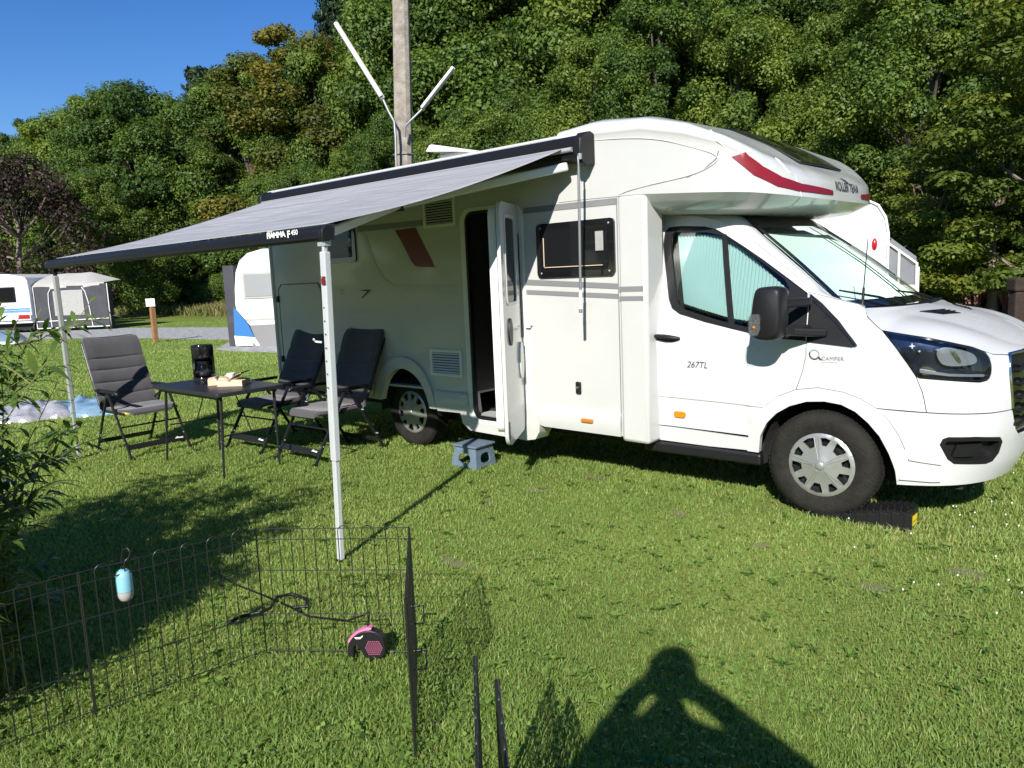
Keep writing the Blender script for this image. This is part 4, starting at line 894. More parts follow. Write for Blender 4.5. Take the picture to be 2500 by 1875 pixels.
mb = MB(); mb.tube([(-1.93,-2.35,1.30),(-1.96,-2.37,1.305),(-1.955,-2.385,1.32)], .006, 6); mb.build('cleat', M['china'], lR)
leg((-6.14,-2.30,1.80), (-6.50,-2.17,.0), M['alu'], M['black_pl'], 'support_leg')
# winding crank hanging from the case
cr = empty('crank_handle', (-1.60, -.33, 1.2), 'thin steel winding crank hanging from the right end of the awning case', 'crank')
mb = MB(); mb.tube([(-1.600,-.30,2.44),(-1.603,-.325,2.455),(-1.600,-.335,2.43),(-1.601,-.33,2.37)], .007, 8); mb.lathe([(.0,.02),(.014,.02),(.014,-.02),(0,-.02)], (-1.6,-.31,2.44),'z',12); mb.build('hook', M['galv'], cr, smooth=60)
mb = MB(); mb.tube([(-1.601,-.33,2.37),(-1.66,-.27,1.50)], .010, 10); mb.build('rod', M['galv'], cr, smooth=60)
mb = MB(); mb.tube([(-1.66,-.27,1.50),(-1.67,-.262,1.36)], .013, 10); mb.tube([(-1.67,-.262,1.33),(-1.675,-.255,1.21)], .013, 10); mb.build('grip', M['trim_white'], cr, smooth=60)
mb = MB(); mb.lathe([(0,-.018),(.014,-.012),(.014,.012),(0,.018)], (-1.67,-.262,1.345), 'z', 10); mb.build('hinge_joint', M['galv'], cr, smooth=60)

# ================================================================== FURNITURE
def chair(label, pos, rz, lean=0.0, group='grey folding camping chairs around the table'):
    c = empty('folding_chair', (0,0,0), label, 'chair', group)
    K = dict(local=True)
    # padded sling backrest
    bx0, bz0, bx1, bz1 = -.22, .45, -.22-.30-lean, 1.17
    def bk(u, v, o=0):
        t = v; x = bx0+(bx1-bx0)*t; z = bz0+(bz1-bz0)*t
        hw = .292-.012*t-.035*max(0, (t-.93)/.07)**2; y = (2*u-1)*hw
        n = Vector((bz1-bz0, 0, bx0-bx1)).normalized()
        if t > .70: pad = .040+.012*math.sin(math.pi*(t-.70)/.30)
        else:
            ph = (t/.70*4) % 1.0; pad = .012+.028*math.sin(math.pi*ph)**.4
        if t > .985 or t < .012: pad = .012
        edge = abs(2*u-1); pad = pad*(1-max(0, edge-.74)/.26*.35) if edge > .74 else pad
        if .70 <= edge <= .76 and t < .70: pad -= .012
        # head-rest rolls back over the top
        back = -.030*max(0, (t-.86)/.14)**2
        curve = -.028*(1-edge**2)
        return (x+n.x*(pad+curve+back+o), y, z+n.z*(pad+curve+o*0))
    mb = MB()
    nu, nv = 26, 74
    vs = [bk(i/nu, j/nv) for i in range(nu+1) for j in range(nv+1)]
    nrm = Vector((bz1-bz0,0,bx0-bx1)).normalized()
    def bkb(u, v):
        x = bx0+(bx1-bx0)*v; z = bz0+(bz1-bz0)*v; hw = .292-.012*v-.035*max(0, (v-.93)/.07)**2; e = abs(2*u-1); return (x+nrm.x*(-.028*(1-e**2)-.004), (2*u-1)*hw, z+nrm.z*(-.028*(1-e**2)))
    vb = [bkb(i/nu, j/nv) for i in range(nu+1) for j in range(nv+1)]
    q = [(i*(nv+1)+j, (i+1)*(nv+1)+j, (i+1)*(nv+1)+j+1, i*(nv+1)+j+1) for i in range(nu) for j in range(nv)]
    n0 = len(vs); fs = q+[tuple(k+n0 for k in f[::-1]) for f in q]
    for i in range(nu):
        for j in (0, nv): a = i*(nv+1)+j; b = (i+1)*(nv+1)+j; fs.append((a, b, b+n0, a+n0))
    for j in range(nv):
        for i in (0, nu): a = i*(nv+1)+j; fs.append((a, a+1, a+1+n0, a+n0))
    mb.add(vs+vb, fs); mb.build('backrest', M['fabric_dk'], c, smooth=70, **K)
    # seat
    def st(u, v, o=0):
        x = -.22+.52*u; e = abs(2*v-1); hw = .265-(.07*max(0, (u-.75)/.25)**2)
        z = .455-.018*(1-e*e)*math.sin(math.pi*min(1, u*1.1))+(.008 if u > .1 else 0)-(.035*max(0, (u-.9)/.1)**2)+o; return (x, (2*v-1)*hw, z)
    mb = MB(); mb.grid(lambda u, v: st(u, v, .012), 20, 14); mb.grid(lambda u, v: st(u, v, -.014), 20, 14)
    for f in (lambda u, v: st(u, 0, .012-.026*v), lambda u, v: st(u, 1, .012-.026*v), lambda u, v: st(0, u, .012-.026*v), lambda u, v: st(1, u, .012-.026*v)): mb.grid(f, 20, 1)
    mb.build('seat', M['fabric_dk'], c, smooth=60, **K)
    T = M['frame_dk']
    mb = MB(); 
    for s in (-1, 1): mb.tube([(-.20,s*.268,.42),(-.24,s*.285,.50),(bx1-.015,s*.272,bz1-.06)], .0115, 8)
    mb.tube([(bx1-.015,-.272,bz1-.06),(bx1-.017,-.24,bz1-.02),(bx1-.017,.24,bz1-.02),(bx1-.015,.272,bz1-.06)], .0115, 8); mb.build('back_frame', T, c, smooth=60, **K)
    for s in (-1, 1):
        mb = MB(); mb.bar((.02,s*.300,.625),(.40,s*.300,.0), .018,.028, up=(1,0,0)); l = mb.build('leg', T, c, bevel=.003, **K)
        mb = MB(); mb.bar((.395,s*.300,.02),(.415,s*.300,.0), .026,.034); mb.build('foot', M['black_pl'], l, **K)
        mb = MB(); mb.bar((-.06,s*.275,.625),(-.44,s*.275,.0), .018,.028, up=(1,0,0)); l = mb.build('leg', T, c, bevel=.003, **K)
        mb = MB(); mb.bar((-.425,s*.275,.02),(-.45,s*.275,.0), .026,.034); mb.build('foot', M['black_pl'], l, **K)
        mb = MB(); mb.bar((-.26,s*.288,.645),(.20,s*.288,.645), .052,.030); mb.tube([(.16,s*.288,.645),(.205,s*.288,.635),(.215,s*.288,.615)], [.024,.024,.016], 10); mb.build('armrest', M['black_pl'], c, bevel=.011, smooth=50, **K)
        mb = MB(); mb.bar((-.22,s*.266,.435),(.26,s*.266,.435), .016,.026); mb.bar((-.23,s*.270,.50),(.02,s*.288,.62), .014,.02); mb.build('side_rail', T, c, bevel=.003, **K)
        for x, z in ((.175,.37),(.30,.165),(-.18,.43),(-.335,.175)):
            mb = MB(); mb.lathe([(0,-.016),(.006,-.014),(.006,.014),(0,.016)], (x, s*.30, z), 'y', 8); mb.build('rivet', M['alu'], c, **K)
    mb = MB(); mb.bar((.335,-.30,.115),(.335,.30,.115), .012,.055, up=(-.5,0,.85)); fb = mb.build('front_bar', T, c, bevel=.003, **K)
    mb = MB(); mb.add([(.3455,.16,.105),(.3455,.26,.105),(.337,.26,.128),(.337,.22,.128),(.333,.20,.138),(.337,.18,.125)], [(0,1,2,3,4,5)]); mb.build('emblem', M['china'], fb, fix=False, **K)
    mb = MB(); mb.bar((-.385,-.275,.10),(-.385,.275,.10), .012,.05, up=(.5,0,.85)); mb.build('rear_bar', T, c, bevel=.003, **K)
    mb = MB(); mb.tube([(.20,-.29,.30),(.20,.29,.30)], .009, 8); mb.build('stretcher', T, c, **K)
    c.location = pos; c.rotation_euler = (0, 0, rz)
    return c
chair('grey padded camping chair standing alone at the far left end of the black table', (-6.33,-1.61,0), R(2))
chair('dark camping chair in front of the garage door, left of the pair beside the motorhome', (-5.34,-.66,0), R(-86), lean=.08)
chair('dark camping chair nearest the rear wheel, partly behind the white awning leg', (-4.40,-.66,0), R(-88), lean=.02)

# table
tb = empty('camping_table', (-5.06,-1.42,0), 'square black folding camping table with a coffee maker and books on it', 'table')
def tt_(poly_r, z0, z1, name, m, parent, bev=.006):
    mb = MB(); mb.prism([(a, b, z0) for a, b in poly_r], (0,0,z1-z0)); return mb.build(name, m, parent, bevel=bev, smooth=40)
top = tt_(rrect(-5.68,-1.74,-4.42,-1.07,.04,4), .700,.735,'table_top',M['table_dk'],tb)
mb = MB(); mb.bar((-5.60,-1.68,.685),(-4.50,-1.68,.685),.02,.03); mb.bar((-5.60,-1.13,.685),(-4.50,-1.13,.685),.02,.03); mb.build('under_frame', M['frame_dk'], tb)
for x, y, xt in ((-5.57,-1.71,-5.55),(-4.44,-1.73,-4.50),(-4.42,-1.20,-4.50),(-5.52,-1.20,-5.55)):
    yt = -1.66 if y < -1.5 else -1.15
    mb = MB(); f = Vector((x, y, 0)); t = Vector((xt, yt, .70)); k = f.lerp(t, .45); mb.tube([f, k], .0105, 10); mb.tube([k, t], .0135, 10); l = mb.build('leg', M['frame_dk'], tb, smooth=60)
    mb = MB()
    for q in (.22,.45,.62): p = f.lerp(t, q); mb.lathe([(0,-.016),(.004,-.016),(.004,.016),(0,.016)], tuple(p), 'y', 6)
    mb.build('rivet', M['alu'], l)
for x in (-5.53,-4.50):
    mb = MB(); mb.tube([(x, -1.66,.35),(x,-1.15,.35)], .007, 6); mb.tube([(x,-1.4,.35),(x+(.25 if x < -5 else -.25),-1.4,.69)], .006, 6); mb.build('brace', M['frame_dk'], tb)
# coffee maker
TZ = .736
cm = empty('coffee_maker', (-5.36,-1.36,TZ), 'glossy black filter coffee maker with glass jug on the table', 'coffee maker')
mb = MB(); mb.lathe([(0,0),(.100,0),(.104,.012),(.104,.040),(.098,.050),(0,.052)], (-5.36,-1.36,TZ), 'z', 36); mb.build('base', M['black_gl'], cm, smooth=50)
mb = MB(); n_ = 20; ring_ = [(-5.36+.1*math.cos(R(58+192*k/n_)), -1.36+.1*math.sin(R(58+192*k/n_))) for k in range(n_+1)]; inn = [(-5.36+.078*math.cos(R(250-192*k/n_)), -1.36+.078*math.sin(R(250-192*k/n_))) for k in range(n_+1)]
mb.prism([(a, b, TZ+.04) for a, b in ring_+inn], (0,0,.22)); mb.build('back_column', M['black_gl'], cm, smooth=50)
mb = MB(); mb.lathe([(.0,.225),(.085,.225),(.098,.24),(.102,.30),(.104,.345),(.100,.356),(.06,.360),(0,.360)], (-5.36,-1.36,TZ), 'z', 36); mb.build('filter_housing', M['black_gl'], cm, smooth=50)
mb = MB(); mb.lathe([(0,.054),(.060,.054),(.078,.075),(.082,.110),(.074,.150),(.058,.175),(.060,.185)], (-5.36,-1.36,TZ), 'z', 32); jg = mb.build('jug', M['dlens'], cm, smooth=60)
mb = MB(); mb.lathe([(0,.058),(.058,.058),(.074,.077),(.076,.105),(0,.106)], (-5.36,-1.36,TZ), 'z', 32); mb.build('coffee', M['int_dark'], jg, smooth=60)
mb = MB(); mb.lathe([(.061,.178),(.064,.178),(.064,.200),(.03,.215),(0,.217)], (-5.36,-1.36,TZ), 'z', 32); mb.tube([(-5.34,-1.42,TZ+.19),(-5.31,-1.475,TZ+.19),(-5.31,-1.485,TZ+.10),(-5.335,-1.435,TZ+.08)], .010, 8); mb.build('jug_lid', M['black_gl'], jg, smooth=60)
# glass, cup, spectacles, books
def thing_lathe(name, label, cat, prof, loc, m, n=28):
    mb = MB(); mb.lathe(prof, loc, 'z', n); return tag(mb.build(name, m, smooth=60), label, cat)
thing_lathe('drinking_glass', 'clear drinking glass between the coffee maker and the white cup', 'glass', [(0,.004),(.030,.004),(.036,.095),(.034,.095),(.028,.008),(0,.008)], (-5.15,-1.36,TZ), M['clear'])
cup = thing_lathe('cup', 'white cup behind the two open books', 'cup', [(0,.003),(.028,.003),(.036,.03),(.041,.085),(.0385,.085),(.033,.03),(.026,.007),(0,.007)], (-5.07,-1.25,TZ), M['china'])
mb = MB(); mb.tube([(-5.108,-1.265,TZ+.07),(-5.128,-1.273,TZ+.06),(-5.128,-1.273,TZ+.035),(-5.105,-1.262,TZ+.025)], .005, 8); mb.build('cup_handle', M['china'], cup, smooth=60)
sp = empty('spectacles', (-5.18,-1.50,TZ), 'folded dark spectacles lying beside the coffee maker', 'spectacles')
for dx in (-.035,.035):
    mb = MB(); mb.tube([(-5.17+dx+.026*math.cos(t), -1.50, TZ+.025+.019*math.sin(t)) for t in np.linspace(0, 2*math.pi, 14)], .003, 6); fr_ = mb.build('rim', M['black_gl'], sp, smooth=60)
    mb = MB(); mb.add([(-5.17+dx+.024*math.cos(t), -1.50, TZ+.025+.017*math.sin(t)) for t in np.linspace(0, 2*math.pi, 13)[:-1]], [tuple(range(12))]); mb.build('lens', M['clear'], fr_)
mb = MB(); mb.tube([(-5.107,-1.50,TZ+.03),(-5.10,-1.49,TZ+.028),(-5.20,-1.455,TZ+.006)], .0025, 6); mb.tube([(-5.233,-1.50,TZ+.03),(-5.24,-1.49,TZ+.028),(-5.14,-1.445,TZ+.006)], .0025, 6); mb.tube([(-5.18,-1.50,TZ+.03),(-5.16,-1.50,TZ+.03)],.0025,6); mb.build('temple_arm', M['black_gl'], sp)
def book(label, loc, rz, tilt, w, d, h, fan):
    b = empty('book', (0,0,0), label, 'book'); K = dict(local=True)
    mb = MB()
    for side in (-1, 1):
        def pg(u, v, side=side, o=0):
            x = side*w*u; z = h*(.50+.42*math.sin(math.pi*min(.5, u*1.6))*(1-.45*u))*(1 if u < .99 else .97)+.004; return (x, (v-.5)*d, z)
        mb.grid(lambda u, v: pg(u, v), 10, 2); mb.grid(lambda u, v: (pg(u, v)[0], (v-.5)*d, .004), 10, 1)
        mb.grid(lambda u, v: (pg(u, 0)[0], -.5*d, .004+(pg(u, 0)[2]-.004)*v), 10, 1); mb.grid(lambda u, v: (pg(u, 0)[0], .5*d, .004+(pg(u, 0)[2]-.004)*v), 10, 1)
        mb.grid(lambda u, v: (side*w*.999, (u-.5)*d, .004+(pg(1, 0)[2]-.004)*v), 1, 1)
    mb.build('pages', M['paper'], b, smooth=40, **K)
    mb = MB(); mb.box((-w-.006,-.5*d-.004,0),(w+.006,.5*d+.004,.004)); mb.build('book_cover', M['cover'], b, **K)
    if fan:
        mb = MB()
        mb.grid(lambda u, v: (w*1.0*u, (v-.5)*d, h*.9+.055*u+.012*math.sin(3*u)), 6, 1); mb.grid(lambda u, v: (w*1.0*u, (v-.5)*d, h*.9+.066*u+.014*math.sin(3*u)), 6, 1)
        mb.grid(lambda u, v: (w*1.0*u, -.5*d, h*.9+(.055+.011*v)*u+.012*math.sin(3*u)), 6, 1); mb.grid(lambda u, v: (w, (u-.5)*d, h*.9+.055+.011*v+.003), 2, 1)
        mb.build('raised_pages', M['cover'], b, smooth=40, **K)
    b.location = loc; b.rotation_euler = (tilt, 0, rz); return b
book('paperback lying open face up at the front edge of the table, with its cover raised', (-4.83,-1.35,TZ), R(38), 0, .115, .19, .065, True)
book('pale paperback lying open behind the front one on the table', (-5.03,-1.40,TZ), R(60), 0, .085, .15, .075, False)

# step stool
so = empty('step_stool', (-2.90,-.22,0), 'slate blue folding plastic step stool on the grass before the entrance door', 'step stool')
bl_ = [(-3.06,-.35),(-2.75,-.35),(-2.77,-.08),(-3.05,-.08)]; tl_ = [(-3.01,-.335),(-2.765,-.335),(-2.785,-.105),(-3.01,-.105)]; SH = .185
for i in range(4):
    a, b = Vector(bl_[i]), Vector(bl_[(i+1) % 4]); c_, d_ = Vector(tl_[i]), Vector(tl_[(i+1) % 4])
    f = lambda u, v, a=a, b=b, c_=c_, d_=d_: tuple((a.lerp(b, u)).lerp(c_.lerp(d_, u), v))+(SH*v,)
    hole = chaikin([(.26,.24),(.74,.20),(.76,.58),(.62,.70),(.38,.70),(.24,.58)], 1)
    mb = panel([(0,0),(.16,.0),(.24,.05),(.78,.05),(.86,0),(1,0),(1,1),(0,1)], [hole], f, sp=.3, off=.0, rim=.014); mb.build('side_panel', M['stool'], so, smooth=30)
mb = MB(); mb.prism([(a, b, SH) for a, b in [(-3.03,-.355),(-2.745,-.355),(-2.765,-.085),(-3.03,-.085)]], (0,0,.018)); tp = mb.build('tread', M['stool'], so, bevel=.006)
mb = MB()
for i in range(9):
    for j in range(7): x = -3.0+.03*i; y = -.33+.034*j; mb.lathe([(0,.003),(.005,.002),(.006,0)], (x+(.015 if j % 2 else 0), y, SH+.018), 'z', 6)
mb.build('grip_dots', M['stool'], tp)

# levelling ramp
rp = empty('levelling_ramp', (.25,.08,0), 'black ribbed plastic levelling ramp with a yellow label, under the front wheel', 'wheel ramp')
mb = MB()
xs = [-.12,.02,.10,.20,.30,.42,.53]; zs = [.015,.035,.065,.085,.105,.13,.13]
for i in range(len(xs)-1):
    n_ = 6
    for k in range(n_):
        x0 = xs[i]+(xs[i+1]-xs[i])*k/n_; x1 = xs[i]+(xs[i+1]-xs[i])*(k+.75)/n_; z = zs[i]+(zs[i+1]-zs[i])*k/n_-(.02 if x0 < .17 else 0)
        for y0, y1 in ((-.005,.055),(.075,.13),(.15,.20)): mb.box((x0, y0, z-.02),(x1, y1, z+(.006 if (k+int(y0*50)) % 2 else -.004)))
mb.build('tread', M['black_pl'], rp)
mb = MB(); mb.prism([(-.12,.0,.0),(.53,0,0),(.53,0,.118),(.42,0,.115),(.30,0,.09),(.17,0,.055),(-.12,0,.006)], (0,.195,0)); bd = mb.build('ramp_body', M['black_pl'], rp)
mb = MB()
for x in np.linspace(.08,.50,7): mb.box((x, -.008, .0),(x+.045,.002, float(np.interp(x, xs, zs))-.018))
mb.build('rib', M['black_pl'], rp, bevel=.003)
mb = MB(); mb.box((.530,.04,.025),(.5335,.155,.085)); lbl = mb.build('label', M['yellow'], rp)
mb = MB(); f_ = lambda u, v: (.5345, u, v); 
for z, t in ((.088,'THULE'),(.045,'LEVELERS')):
    vs_, fs_ = text_mesh(t, .022 if z > .08 else .014); w_ = max(v[0] for v in vs_); mb.add([(.5350, .045+v[0]*.10/w_, z+v[1]) for v in vs_], fs_)
mb.build('lettering', M['ink'], rp, fix=False)

# ================================================================== WIRE PEN
def pen_panel(a, b, label, h=.60, arches=6, lat=False, rw=.0026):
    a = Vector(a); b = Vector(b); d = (b-a); L = d.length; d.normalize()
    g = empty('pen_panel', (a.x, a.y, 0), label, 'wire pen', 'wire panels of the folding pet pen')
    mb = MB(); wv = lambda s, z: (a.x+d.x*s, a.y+d.y*s, z)
    n = arches*2
    sp_ = (L-.05)/n
    for k in range(arches):
        s0 = .025+sp_*(2*k+.0)+sp_*.5; s1 = s0+sp_; r = sp_/2
        arc = [wv((s0+s1)/2-r*math.cos(t), h-r+r*math.sin(t)) for t in np.linspace(0, math.pi, 7)]
        mb.tube([wv(s0, -.03)]+arc+[wv(s1, -.03)], rw*.85, 6)
    mb.build('arched_wire', M['wire'], g, smooth=60)
    mb = MB()
    for z in (.03,.20,.40,.54): mb.tube([wv(0, z), wv(L, z)], rw*.8, 6)
    mb.tube([wv(0,h-.012), wv(L,h-.012)], rw*.8, 6); mb.build('cross_wire', M['wire'], g, smooth=60)
    for s in (0, L):
        mb = MB(); mb.tube([wv(s, -.02), wv(s, h-.01)], rw*1.25, 8); mb.build('side_bar', M['wire'], g, smooth=60)
    if lat:
        for z in (.22,.40):
            mb = MB(); q = Vector((-d.y, d.x, 0))*(.05*lat); mb.tube([wv(L*.5, z), tuple(Vector(wv(L*.5, z))+q), tuple(Vector(wv(L*.62, z-.03))+q), wv(L*.62, z-.03)], rw, 6); mb.build('latch', M['wire'], g)
    return g
pen_panel((-1.25,-3.225),(-.70,-2.825), 'wire pet pen panel facing the camera, before the foot of the white awning leg', arches=6)
pen_panel((-1.25,-3.225),(-1.35,-3.90), 'wire pet pen panel with the pale blue capsule clipped on, left of the front-facing panel')
pen_panel((-1.352,-3.905),(-1.41,-4.58), 'wire pet pen panel at the lower left corner of the picture, beside the willow shrub')
pen_panel((-.695,-2.83),(-.150,-3.318), 'wire pet pen panel seen edge on, at the right end of the front-facing panel', lat=1, rw=.0038)
pen_panel((.31,-3.46),(.78,-3.93), 'left one of the two black wire panel ends standing edge on at the bottom', lat=-1, rw=.0055)
pen_panel((.445,-3.515),(.92,-3.97), 'right one of the two black wire panel ends standing edge on at the bottom', rw=.006)
# capsule
cp = empty('waste_bag_holder', (-1.335,-3.74,.42), 'pale blue and grey capsule bag holder clipped to the wire pen', 'bag holder')
mb = MB(); C0 = (-1.345,-3.745,.435); mb.lathe([(0,.088),(.014,.086),(.024,.078),(.030,.062),(.030,.0)], C0, 'z', 28); mb.build('cap', M['blue_cap'], cp, smooth=60)
mb = MB(); mb.lathe([(.030,-.001),(.0295,-.018),(.023,-.034),(.013,-.042),(0,-.044)], C0, 'z', 28); mb.build('lower_shell', M['grey_cap'], cp, smooth=60)
mb = MB(); mb.tube([(-1.345,-3.745,.52),(-1.345,-3.745,.56),(-1.340,-3.738,.60),(-1.325,-3.725,.607),(-1.318,-3.72,.59),(-1.325,-3.728,.56),(-1.342,-3.742,.53)], .0045, 8); mb.build('carabiner', M['black_pl'], cp, smooth=60)
cp.location.z += .03
# retractable lead
dl = empty('retractable_lead', (-.86,-2.95,0), 'black and pink retractable dog lead lying on the grass by the wire pen', 'dog lead')
dax = Vector((.80,.60,0)); 
def dv(u, w, z): p = Vector((-.862,-2.955,0))+dax*u+Vector((-.6,.8,0))*w; return (p.x, p.y, z)
ol = [(-.085,.0),(-.095,.055),(-.075,.10),(-.03,.135),(.03,.14),(.07,.11),(.08,.06),(.07,.015),(.02,.005),(-.02,.01),(-.035,.06),(-.05,.075),(-.065,.06),(-.065,.0)]
ol = chaikin(ol, 2)
mb = MB(); mb.prism([dv(u, -.022, z) for u, z in ol], tuple(Vector((-.6,.8,0))*.044)); b_ = mb.build('case', M['black_pl'], dl, bevel=.006, smooth=40)
mb = MB()
for i in range(9):
    for j in range(9):
        u = -.008+.009*i+(.0045 if j % 2 else 0); z = .025+.0095*j
        if (u-.028)**2+(z-.063)**2 < .038**2: mb.add([dv(u+.0026*math.cos(t), -.0285, z+.0026*math.sin(t)) for t in np.linspace(0, 2*math.pi, 7)[:-1]], [tuple(range(6))])
mb.build('dots', M['pink'], b_, fix=False)
mb = MB(); mb.prism([dv(u, -.018, z) for u, z in chaikin([(-.095,.085),(-.06,.125),(-.01,.148),(.02,.150),(.02,.138),(-.02,.130),(-.06,.105),(-.082,.078)],1)], tuple(Vector((-.6,.8,0))*.036)); mb.build('trim', M['pink'], dl, bevel=.003)
mb = MB(); mb.add([dv(u, -.0286, z) for u, z in ((-.055,.112),(-.03,.112),(-.015,.122),(-.02,.112),(-.03,.104),(-.05,.104))], [tuple(range(6))]); mb.build('emblem', M['china'], b_, fix=False)
mb = MB(); pts = [dv(.0,0,.15),(-1.0,-2.84,.13),(-1.19,-2.83,.035),(-1.42,-2.90,.02),(-1.55,-2.905,.03),(-1.67,-2.90,.025),(-1.84,-2.91,.03),(-2.09,-2.91,.02),(-2.49,-2.89,.03)]; mb.tube(pts, .0048, 6); mb.build('strap', M['black_pl'], dl, smooth=60)
mb = MB(); mb.tube([(-1.69,-3.19,.01),(-1.66,-3.15,.03),(-1.69,-3.10,.02),(-1.62,-3.04,.035),(-1.64,-2.97,.03),(-1.69,-2.90,.05),(-1.68,-2.82,.04),(-1.58,-2.80,.03),(-1.50,-2.85,.03),(-1.55,-2.90,.03)], .0085, 6); tag(mb.build('dog_harness', M['black_pl'], smooth=60), 'crumpled black webbing harness lying in the grass inside the wire pen', 'harness')

# ================================================================== PLASTIC SHEET HEAP (left, behind the awning leg)
def heap(name, label, cat, cx, cy, rx, ry, h, m, seed, rz=0, parent=None):
    rg = random.Random(seed); ph = [rg.uniform(0, 6.28) for _ in range(12)]; fr = [rg.uniform(3, 16) for _ in range(12)]
    mb = MB(); c, s = math.cos(rz), math.sin(rz)
    def f(u, v):
        a = u*2*math.pi; r = v; wob = 1+.10*math.sin(3*a+ph[0])+.07*math.sin(7*a+ph[1]); x = rx*r*wob*math.cos(a); y = ry*r*wob*math.sin(a)
        z = h*(1-r**2.2)**.6 if r < 1 else 0
        cr = sum(1-abs(math.sin(fr[k]*.8*(x*math.cos(ph[k])+y*math.sin(ph[k]))+ph[(k+3) % 12]+1.5*math.sin(5*x+ph[k]))) for k in range(8))/5
        z = max(0.0, z*(.45+.42*cr))+.005; return (cx+x*c-y*s, cy+x*s+y*c, z)
    mb.grid(f, 110, 40); o = mb.build(name, m, parent, smooth=25, fix=False); return tag(o, label, cat)
m_film = mat('milky_plastic_film', (.50,.50,.52), .15, coat=.5, trans=.2, var=.45, vscale=7, bump=1.0, bscale=9)
m_bluef = mat('pale_blue_vinyl', (.26,.42,.56), .25, coat=.4, var=.45, vscale=5, bump=1.0, bscale=8)
m_yelf = mat('yellow_vinyl', (.75,.55,.08), .3, coat=.3, var=.15, vscale=3)
heap('plastic_sheet', 'crumpled clear plastic sheet on the lawn beyond the left awning leg', 'sheet', -9.9,-1.55, .55,.50, .28, m_film, 3, R(40))
heap('inflatable_pool', 'deflated pale blue vinyl pool heaped on the lawn behind the grey chair', 'pool', -9.65,-.95, .75,.50, .26, m_bluef, 5, R(40))
heap('inflatable_mat', 'deflated yellow vinyl mat lying behind the grey chair', 'mat', -9.05,-.62, .38,.24, .17, m_yelf, 8, R(40))
# ================================================================== SETTING : ground, hill, road
def edge_y(x):
    # far edge of the meadow (foot of the wooded slope)
    return float(np.interp(x, [-140,-95,-70,-50,-35,-20,-8,0,12,40], [6,13,20,22,23.5,24,23.5,23.5,22,20]))
def gz(x, y):
    d = y-edge_y(x); return 0.0 if d < 0 else min(42.0, .30*d*(1-math.exp(-d/6)))
xs_ = np.concatenate([np.linspace(-420,-130,12), np.linspace(-120,40,81), np.linspace(60,420,12)]); ys_ = np.concatenate([np.linspace(-420,-40,10), np.linspace(-30,120,91), np.linspace(140,500,10)])
V = [(x, y, gz(x, y)) for x in xs_ for y in ys_]; ny = len(ys_)
F = [(i*ny+j, (i+1)*ny+j, (i+1)*ny+j+1, i*ny+j+1) for i in range(len(xs_)-1) for j in range(ny-1)]
midx = [1 if ys_[f[0] % ny] > edge_y(xs_[f[0]//ny])+1.0 else 0 for f in F]
g = fast_mesh('ground', V, F, [M['ground'], M['hill']], midx=midx, smooth=True); tag(g, kind='structure')
def sheet(name, poly, m, z=.004, kind='structure'):
    mb = panel(poly, [], lambda u, v: (u, v, z), sp=8, rim=0); return tag(mb.build(name, m, fix=False), kind=kind)
ROAD = [(-9,8.0),(-15.5,5.4),(-19.1,6.4),(-20.7,7.0),(-26.6,6.2),(-30.5,4.6),(-46,1.2),(-60,-4),(-75,2),(-52,5.6),(-38.8,6.6),(-35.7,9.0),(-30,10.4),(-27.4,10.8),(-18,12.3),(-9,13)]
sheet('gravel_road', ROAD, M['gravel'])
PITCH = [(-16.4,4.9),(-17.6,5.0),(-20.2,6.9),(-17.5,8.0),(-12,9.0),(-10,6)]
sheet('gravel_pitch', PITCH, M['gravel'], .0075)
bare = [(-1.94,-.52,.11,.07),(-2.04,-.98,.09,.05),(-1.36,-1.95,.14,.06),(-.78,-.44,.08,.05),(.94,-.49,.10,.06),(-.09,-.71,.06,.04),(.62,-.95,.09,.05),(-1.8,.0,.1,.06)]
for k, (x, y, a, b) in enumerate(bare):
    pl = [(x+a*(1+.25*math.sin(3*t+k)+.12*math.sin(7*t))*math.cos(t), y+b*(1+.25*math.sin(2*t+k))*math.sin(t)) for t in np.linspace(0, 2*math.pi, 18)[:-1]]
    sheet('bare_patch', pl, M['bare'])

# ------------------------------------------------------------------ grass
CAMG = np.array([1.749,-4.859]); AZ0 = math.atan2(.736,-.662)
def in_bare(x, y):
    r = np.zeros(len(x), bool)
    for bx, by, a, b in bare: r |= ((x-bx)/a)**2+((y-by)/b)**2 < .9
    return r
def lownoise(x, y):
    return (np.sin(x*1.3+2*np.sin(y*.7))+np.sin(y*1.7+1.5*np.sin(x*.9+1))+np.sin(x*3.1-y*2.3)+np.sin(x*.45+y*.6))/4
def lawn(n, dmin, dmax, pw, seed):
    rg = np.random.default_rng(seed); u = rg.random(n)
    e = 2-pw; d = (dmin**e+(dmax**e-dmin**e)*u)**(1/e); az = AZ0+(rg.random(n)-.5)*R(86)
    return CAMG[0]+d*np.cos(az), CAMG[1]+d*np.sin(az), d, rg
N = 900000
x, y, d, rg = lawn(N, 1.5, 42, 1.45, 5)
keep = ~in_bare(x, y) | (rg.random(N) < .55)
